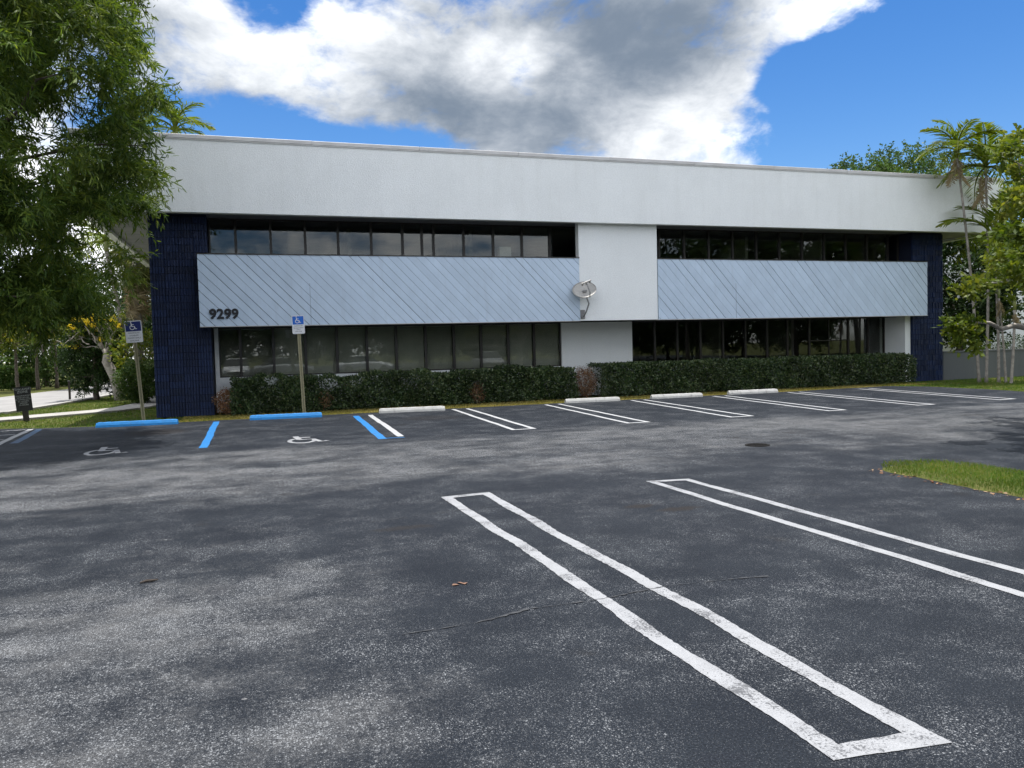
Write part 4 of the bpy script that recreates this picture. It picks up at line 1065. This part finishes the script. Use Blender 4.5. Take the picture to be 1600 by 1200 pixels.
# --- left: trumpet tree, shrubs, palms, trees across the street
tb = thing('trumpet_tree', 'crooked silver trumpet tree with yellow blossom beside the sidewalk', 'tree', (-5.35, 35.4, -.03))
def at(x, y, Y=35.4): return Vector(PL(x, y, Y))
mb = MB()
tp = [at(189, 627), at(183, 606), at(179, 590), at(173, 576), at(166, 565), at(168, 552), at(163, 545)]
mb.tube(tp, [.24, .20, .19, .20, .17, .15, .11], 10); mb.build('trunk', M_PALE, tb, smooth=True)
mb = MB(); tips = []
for (x, y, sx, sy, r) in ((122, 545, 163, 547, .05), (108, 520, 163, 545, .045), (140, 525, 162, 545, .06), (150, 505, 163, 546, .05), (172, 510, 165, 548, .06), (182, 515, 167, 550, .05), (176, 530, 168, 553, .06), (134, 512, 150, 534, .035), (113, 535, 140, 538, .035), (160, 498, 160, 520, .03), (128, 500, 140, 522, .03), (98, 541, 118, 529, .025), (185, 503, 176, 520, .03)):
    a = at(sx, sy); b = at(x, y, 35.4+random.uniform(-1.1, 1.1)); q = bez(a, b, .12, 6, .07); mb.tube(q, [r*(1-.75*i/6) for i in range(7)], 6); tips.append(b)
    for k in range(4):
        c = q[random.randint(3, 6)]; e = c+Vector((random.uniform(-.5, .5), random.uniform(-.4, .4), random.uniform(.05, .55))); mb.tube(bez(c, e, .05, 3, .04), [.014, .011, .009, .005], 5); tips.append(e)
mb.build('limb', M_PALE, tb, smooth=True)
T = np.array([tuple(t) for t in tips])
fl = np.array([tuple(at(x, y, 35.4+random.uniform(-.7, .7))) for x, y in ((113, 498), (131, 494), (140, 493), (136, 503), (145, 508), (175, 500), (180, 505), (184, 508), (111, 512), (117, 541), (146, 516), (157, 531), (160, 497), (128, 498), (177, 497), (141, 498))])
P, D, N, l_, w_, c_, r_ = clump_leaves(fl, .14, 9, 7, .1, .085, .07, 0, 'small', .8, -.1); leaves('blossom', F_FLOWER, tb, P, D, N, l_, w_, 0, 'small', r_)
P, D, N, l_, w_, c_, r_ = clump_leaves(T, .22, 6, 5, .2, .11, .05, 0, 'small'); leaves('leaf_tuft', F_YEL, tb, P, D, N, l_, w_, 0, 'small', r_)
bushy('evergreen_shrub', 'tall dark rounded evergreen shrub behind the trumpet tree', (-6.45, 36.6), 4.0, (1.2, 1.1, 2.05), 270, F_DARK, .10, .4, tr=.12, nt=9, nl=12, inner=.3)
shrub('garden_shrub', 'rounded green shrub beside the navy column, behind the leaning sign', (-4.15, 31.6, .78), (.80, .75, .82), 6500, F_MID, .10)
shrub('garden_shrub', 'loose yellow-green shrub with big leaves above the rounded shrub', (-4.25, 33.2, 1.7), (1.0, .8, 1.1), 1500, F_YEL, .17)
# fan palm with a skirt of dead leaves
fp = thing('fan_palm', 'fan palm with a hanging skirt of dry leaves left of the navy column', 'palm', (-4.95, 38, -.03))
MB().tube([(-4.95, 38, -.05), (-4.93, 38, 2), (-4.88, 38, 4.2), (-4.85, 38, 6.2)], [.24, .19, .18, .17], 10).build('trunk', M_PALMT, fp, smooth=True)
def fan_mesh(r, n, seed, mat):
    g = np.random.default_rng(seed); a = np.linspace(-2.1, 2.1, n); P = np.tile([.9*r, 0, 0.0], (n, 1))
    D = np.c_[np.cos(a), np.sin(a), g.uniform(-.1, .1, n)-.12]; N = np.tile([0, 0, 1.0], (n, 1))+g.normal(0, .2, (n, 3))
    v, f, k = leaf_arrays(P, D, N, r*g.uniform(.8, 1.05, n), .055, .45*g.uniform(.4, 1.2, n), 'long')
    mb = MB().tube([(0, 0, 0), (.45*r, 0, .03), (.92*r, 0, 0)], [.02, .014, .01], 5); F = [(q[0], q[j], q[j+1]) for q in mb.f for j in range(1, len(q)-1)]
    me = tri_mesh('fan', np.concatenate([np.array(mb.v), v]), np.concatenate([np.array(F), f+len(mb.v)]), np.concatenate([np.full(len(mb.v), .4), np.repeat(g.random(n), k)])); me.materials.append(mat); return me
FAN = [fan_mesh(.85, 26, i, F_PALMD) for i in range(3)]; FAND = [fan_mesh(.8, 20, 7+i, F_THATCH) for i in range(2)]
for k in range(32):
    lev = k/31; o = link('fan_leaf', FAN[k % 3], None, fp, loc=(-4.85, 38, 6.25-.3*lev)); o.rotation_euler = (random.uniform(-.3, .3), R(-60+138*lev), k*2.399)
for k in range(13):
    lev = k/12; o = link('dry_fan_leaf', FAND[k % 2], None, fp, loc=(-4.86+.1*math.cos(k*2.4), 38+.1*math.sin(k*2.4), 5.9-1.5*lev)); o.rotation_euler = (random.uniform(-.2, .2), R(72+random.uniform(-6, 12)), k*2.399)
palm('thin leaning grey palm trunk between the trumpet tree and the fan palm', (-5.1, 36.9), (-5.85, 36.9, 6.2), .09, .07, 8, 1.3, None, 0, True)
palm('palm rising behind the left end of the roof', (-2.9, 38.5), (-3.1, 38.5, 11.4), .16, .12, 12, 1.2, None, 2)
BG = 'dark backdrop trees left of the building'
for k, (bx, by, h, r, lb) in enumerate(((-4.6, 47, 9.0, (3.4, 3, 4.0), 'tall dark tree massed behind the fan palm'), (-9.3, 62, 8.0, (3.2, 3, 3.4), 'dark tree closing the view down the street'), (-3.6, 42, 5.0, (1.9, 1.6, 2.4), 'low dark tree directly behind the yellow-green shrub'), (-15, 66, 6.5, (3.4, 3, 3.0), 'dark tree behind the small street trees, nearest the street end'), (-8.0, 51, 9.5, (3.0, 2.6, 4.4), 'tall dark tree behind the trumpet tree, left of the fan palm'), (-13.5, 60, 9.0, (3.6, 3, 4.4), 'tall dark tree behind the street shrubs, right of another'), (-19.5, 58.5, 8.6, (3.6, 3, 4.2), 'tall dark tree behind the street shrubs, left of another'), (-20.5, 64, 6.0, (3.4, 3, 2.8), 'dark tree behind the small street trees, at the left edge'))):
    bushy('backdrop_tree', lb, (bx, by), h, r, [170, 150, 150, 150, 170, 170, 170, 150][k], F_DARK, .16, .85, BG)
SHL = ['leftmost', 'second from the left', 'middle', 'second from the right', 'rightmost']
for k in range(5):
    shrub('street_shrub', 'broad green shrub behind the street hedge, '+SHL[k]+' of five', (-27+3.9*k, 58.5+random.uniform(-1, 1), 1.2), (2.3, 1.3, random.uniform(1.5, 2.1)), 3600, F_MID, .24, 'broad shrubs behind the street hedge')
LG = 'small trees across the street'
for k, (px_, h, Y, lb) in enumerate(((-8, 4.6, 49, 'small tree across the street at the left edge of the picture'), (26, 4.8, 51, 'small yellow-flecked tree across the street above the tow notice'), (58, 5.0, 53, 'small leafy tree across the street with slim dark trunk'), (88, 5.2, 55, 'small tree across the street nearest the evergreen shrub'))):
    c = PL(px_, 580, Y)
    t_ = bushy('street_tree', lb, (c[0], Y), h, (1.5, 1.4, 1.25), 70, F_YEL if k < 2 else F_MID, .12, .55, LG, tr=.10, nt=8, nl=9)
    if k < 3:
        P = ellipsoid((c[0], Y-.6, h-1.1), (1.4, 1.0, 1.1), 9, .6); P, D, N, l_, w_, c_, r_ = clump_leaves(P, .14, 6, 6, .1, .09, .07, 0, 'small', .8); leaves('blossom', F_FLOWER, t_, P, D, N, l_, w_, 0, 'small', r_)
hedge('street_hedge', 'low dark hedge along the far side of the street', -30, -12.4, 53.2, 54.6, 1.2, 30000, ragged=1.0, mat=F_MID, lsz=.14)
fb = thing('far_building', 'white building across the street behind the small trees', 'building', (-26, 78, 0))
MB().box(-48, -24, 74, 84, -.05, 4.2).build('wall', M_WALL, fb); MB().box(-48.3, -23.7, 73.7, 84.3, 4.2, 4.5).build('roof_edge', M_COPING, fb)
for k in range(4): MB().box(-46+5*k, -43.8+5*k, 73.96, 73.995, 1.0, 2.4).build('window', M_BRONZE, fb)
mk = thing('street_marker', 'short grey marker post at the street kerb', 'post', (-7.72, 38, -.03))
MB().box(-7.76, -7.68, 37.97, 38.03, -.03, .78).build('post', M_WOODP, mk); MB().box(-7.775, -7.665, 37.955, 38.045, .78, .80).build('cap', M_GALV, mk)

# --- trees and cars behind the camera: they show only as reflections in the windows
RG = 'trees across the lot, mirrored in the windows'
LB = ['tall dark tree mirrored in the right upper windows', 'tall dark tree mirrored near the right column', 'tall far tree mirrored behind the others', 'tree mirrored in the leftmost blinded windows']
src = []
for k, (bx, by, h, r) in enumerate(((37, 2, 13.5, (5, 5, 5)), (45, 9, 14, (5, 5, 5.2)), (54, -8, 13, (6, 5, 5)), (-9, -25, 8.5, (4.8, 4, 4.0)))):
    src.append(bushy('mirrored_tree', LB[k], (bx, by), h, r, [190, 170, 150, 240][k], F_MID, .36, 1.3, RG, nt=9, nl=9))
for (k, bx, by, lb) in ((0, 41, -3, 'tall dark tree mirrored in the middle of the right upper windows'), (0, 50, 4, 'tall dark tree mirrored right of the middle in the right upper windows'), (1, 51, 15, 'tall dark tree mirrored by the navy right column'), (1, 33, -6, 'tall dark tree mirrored at the left of the right upper windows')):
    c = src[k].copy(); COL.objects.link(c); c.location = (bx, by, -.03); c['label'] = lb; c.rotation_euler = (0, 0, random.uniform(-2, 2))
    for ch in src[k].children:
        d = ch.copy(); COL.objects.link(d); d.parent = c
for (bx, by, lb) in ((-20, -30, 'outermost tree mirrored at the left end of the blinded windows'), (-1, -29, 'tree mirrored left of the middle of the blinded windows'), (7, -27, 'tree mirrored right of the middle of the blinded windows'), (15, -25, 'tree mirrored beside the white pier'), (23, -24, 'tree mirrored at the left end of the right lower windows'),
                     (31, -22, 'tree mirrored in the middle of the right lower windows'), (39, -20, 'tree mirrored right of the middle in the right lower windows'), (47, -19, 'tree mirrored at the right end of the right lower windows'), (56, -22, 'outermost tree mirrored by the right side pier'), (19, -40, 'farther tree mirrored left of the right lower windows'), (27, -38, 'farther tree mirrored in the left of the right lower windows'), (35, -37, 'farther tree mirrored in the centre of the right lower windows'), (43, -36, 'farther tree mirrored in the right of the right lower windows'), (52, -36, 'farthest tree mirrored beside the right side pier')):
    c = src[3].copy(); COL.objects.link(c); c.location = (bx, by, -.03); c['label'] = lb; c.rotation_euler = (0, 0, random.uniform(-.5, .5))
    for ch in src[3].children:
        d = ch.copy(); COL.objects.link(d); d.parent = c
def car(x, y, rz, paint, label):
    root = thing('parked_car', label, 'car', (x, y, 0), 'cars parked across the lot', rz)
    sec = [(-2.25, .45, .62, .62), (-2.2, .30, .86, .84), (-1.7, .24, .94, .90), (-1.0, .22, .97, .92), (0, .22, .98, .92), (1.0, .22, .95, .92), (1.7, .26, .80, .88), (2.15, .32, .70, .80), (2.25, .45, .58, .62)]
    mb = MB(); n = 8
    for (sx, zb, zt, hw) in sec:
        for (yy, zz) in ((-hw*.8, zb), (-hw, zb+.14), (-hw, zt-.16), (-hw*.88, zt), (hw*.88, zt), (hw, zt-.16), (hw, zb+.14), (hw*.8, zb)): mb.v.append((sx, yy, zz))
    for i in range(len(sec)-1):
        for j in range(n): mb.f.append((i*n+j, i*n+(j+1) % n, (i+1)*n+(j+1) % n, (i+1)*n+j)); mb.m.append(0)
    mb.f += [tuple(range(n)), tuple((len(sec)-1)*n+j for j in range(n))[::-1]]; mb.m += [0, 0]
    mb.build('body', paint, root, world=False)
    cab = [(-1.75, .93, .93, .80), (-1.05, .93, 1.40, .70), (.25, .93, 1.44, .70), (1.05, .92, .92, .80)]
    mb = MB()
    for (sx, zb, zt, hw) in cab: mb.v += [(sx, -.84, zb-.02), (sx, -hw if zt > 1 else -.84, zt), (sx, hw if zt > 1 else .84, zt), (sx, .84, zb-.02)]
    for i in range(3): mb.f += [(i*4, i*4+1, i*4+5, i*4+4), (i*4+2, i*4+3, i*4+7, i*4+6)] + [(i*4+1, i*4+2, i*4+6, i*4+5)]; mb.m += [0]*3
    mb.build('window_band', M_GLASSK, root, world=False)
    MB().add([(-1.08, -.69, 1.405), (-1.08, .69, 1.405), (.28, .69, 1.448), (.28, -.69, 1.448), (-1.0, -.62, 1.46), (-1.0, .62, 1.46), (.2, .62, 1.485), (.2, -.62, 1.485)], [(4, 7, 6, 5), (0, 4, 5, 1), (1, 5, 6, 2), (2, 6, 7, 3), (3, 7, 4, 0)]).build('roof', paint, root, world=False)
    for sx in (-1.38, 1.38):
        for sy in (-.83, .83):
            wv = MB().tube([(sx, sy-.10, .32), (sx, sy+.10, .32)], .32, 18).build('wheel', M_TYRE, root, world=False)
            MB().tube([(sx, sy-.108, .32), (sx, sy+.108, .32)], .2, 12).build('rim', M_GALV, wv, world=False)
    for sy in (-.6, .6):
        MB().box(2.14, 2.2, sy-.16, sy+.16, .60, .70).build('headlight', M_SIGNW, root, world=False); MB().box(-2.235, -2.18, sy-.15, sy+.15, .66, .78).build('tail_light', M_TAIL, root, world=False)
M_GLASSK = simple('car_glass', (.015, .017, .02), rough=.08, spec=.8); M_TYRE = simple('tyre', (.02, .02, .02), rough=.9); M_TAIL = simple('tail_light_red', (.35, .02, .02), rough=.3)
M_CARW = simple('white_car_paint', (.78, .79, .80), (.76, .77, .78), 1, .25, spec=.6); M_CARG = simple('silver_car_paint', (.42, .43, .44), (.40, .41, .42), 1, .25, spec=.6)
car(-1.4, -9, R(90), M_CARW, 'white sedan mirrored in the leftmost blinded windows'); car(2.0, -13, R(4), M_CARG, 'silver sedan mirrored in the blinded windows'); car(8.2, -14, R(-3), M_CARW, 'white sedan mirrored near the white pier'); car(18, -12, R(90), M_CARG, 'silver sedan mirrored in the right lower windows')

# --- litter on the asphalt
lf_ = thing('fallen_leaf', 'curled rust brown leaf lying on the near asphalt', 'leaf', (1.31, 5.4, .004))
V, F, k = leaf_arrays(np.array([(1.25, 5.38, .006), (1.30, 5.44, .006), (1.34, 5.37, .006)]), np.array([(1, .3, .35), (.8, -.6, .3), (.3, .9, .3)]), np.array([(0, 0, 1.0), (.3, 0, 1), (0, .3, 1)]), .06, .04, .5, 'long')
link('blade', tri_mesh('blade', V, F), M_DEADLEAF, lf_)
tw = thing('twig', 'short dark twig on the near left asphalt', 'twig', (-.83, 6.36, .004))
MB().tube([(-.89, 6.34, .010), (-.85, 6.36, .014), (-.81, 6.365, .012), (-.77, 6.38, .010)], [.006, .011, .010, .005], 6).tube([(-.83, 6.364, .013), (-.80, 6.35, .016)], [.006, .003], 5).build('stick', M_TWIG, tw)
pt = RNG.uniform((7.30, 3.0), (7.62, 8.1), (330, 2)); P = np.c_[pt, np.full(330, .008)]; D = np.c_[RNG.normal(size=(330, 2)), RNG.uniform(0, .3, 330)]
tag(leaves('leaf_litter', F_DEAD, None, P, D, np.tile([0, 0, 1.0], (330, 1))+RNG.normal(0, .3, (330, 3)), .05, .025, .3, 'long'), 'scattered brown leaves along the edge of the grass island', 'leaf litter', kind='stuff')
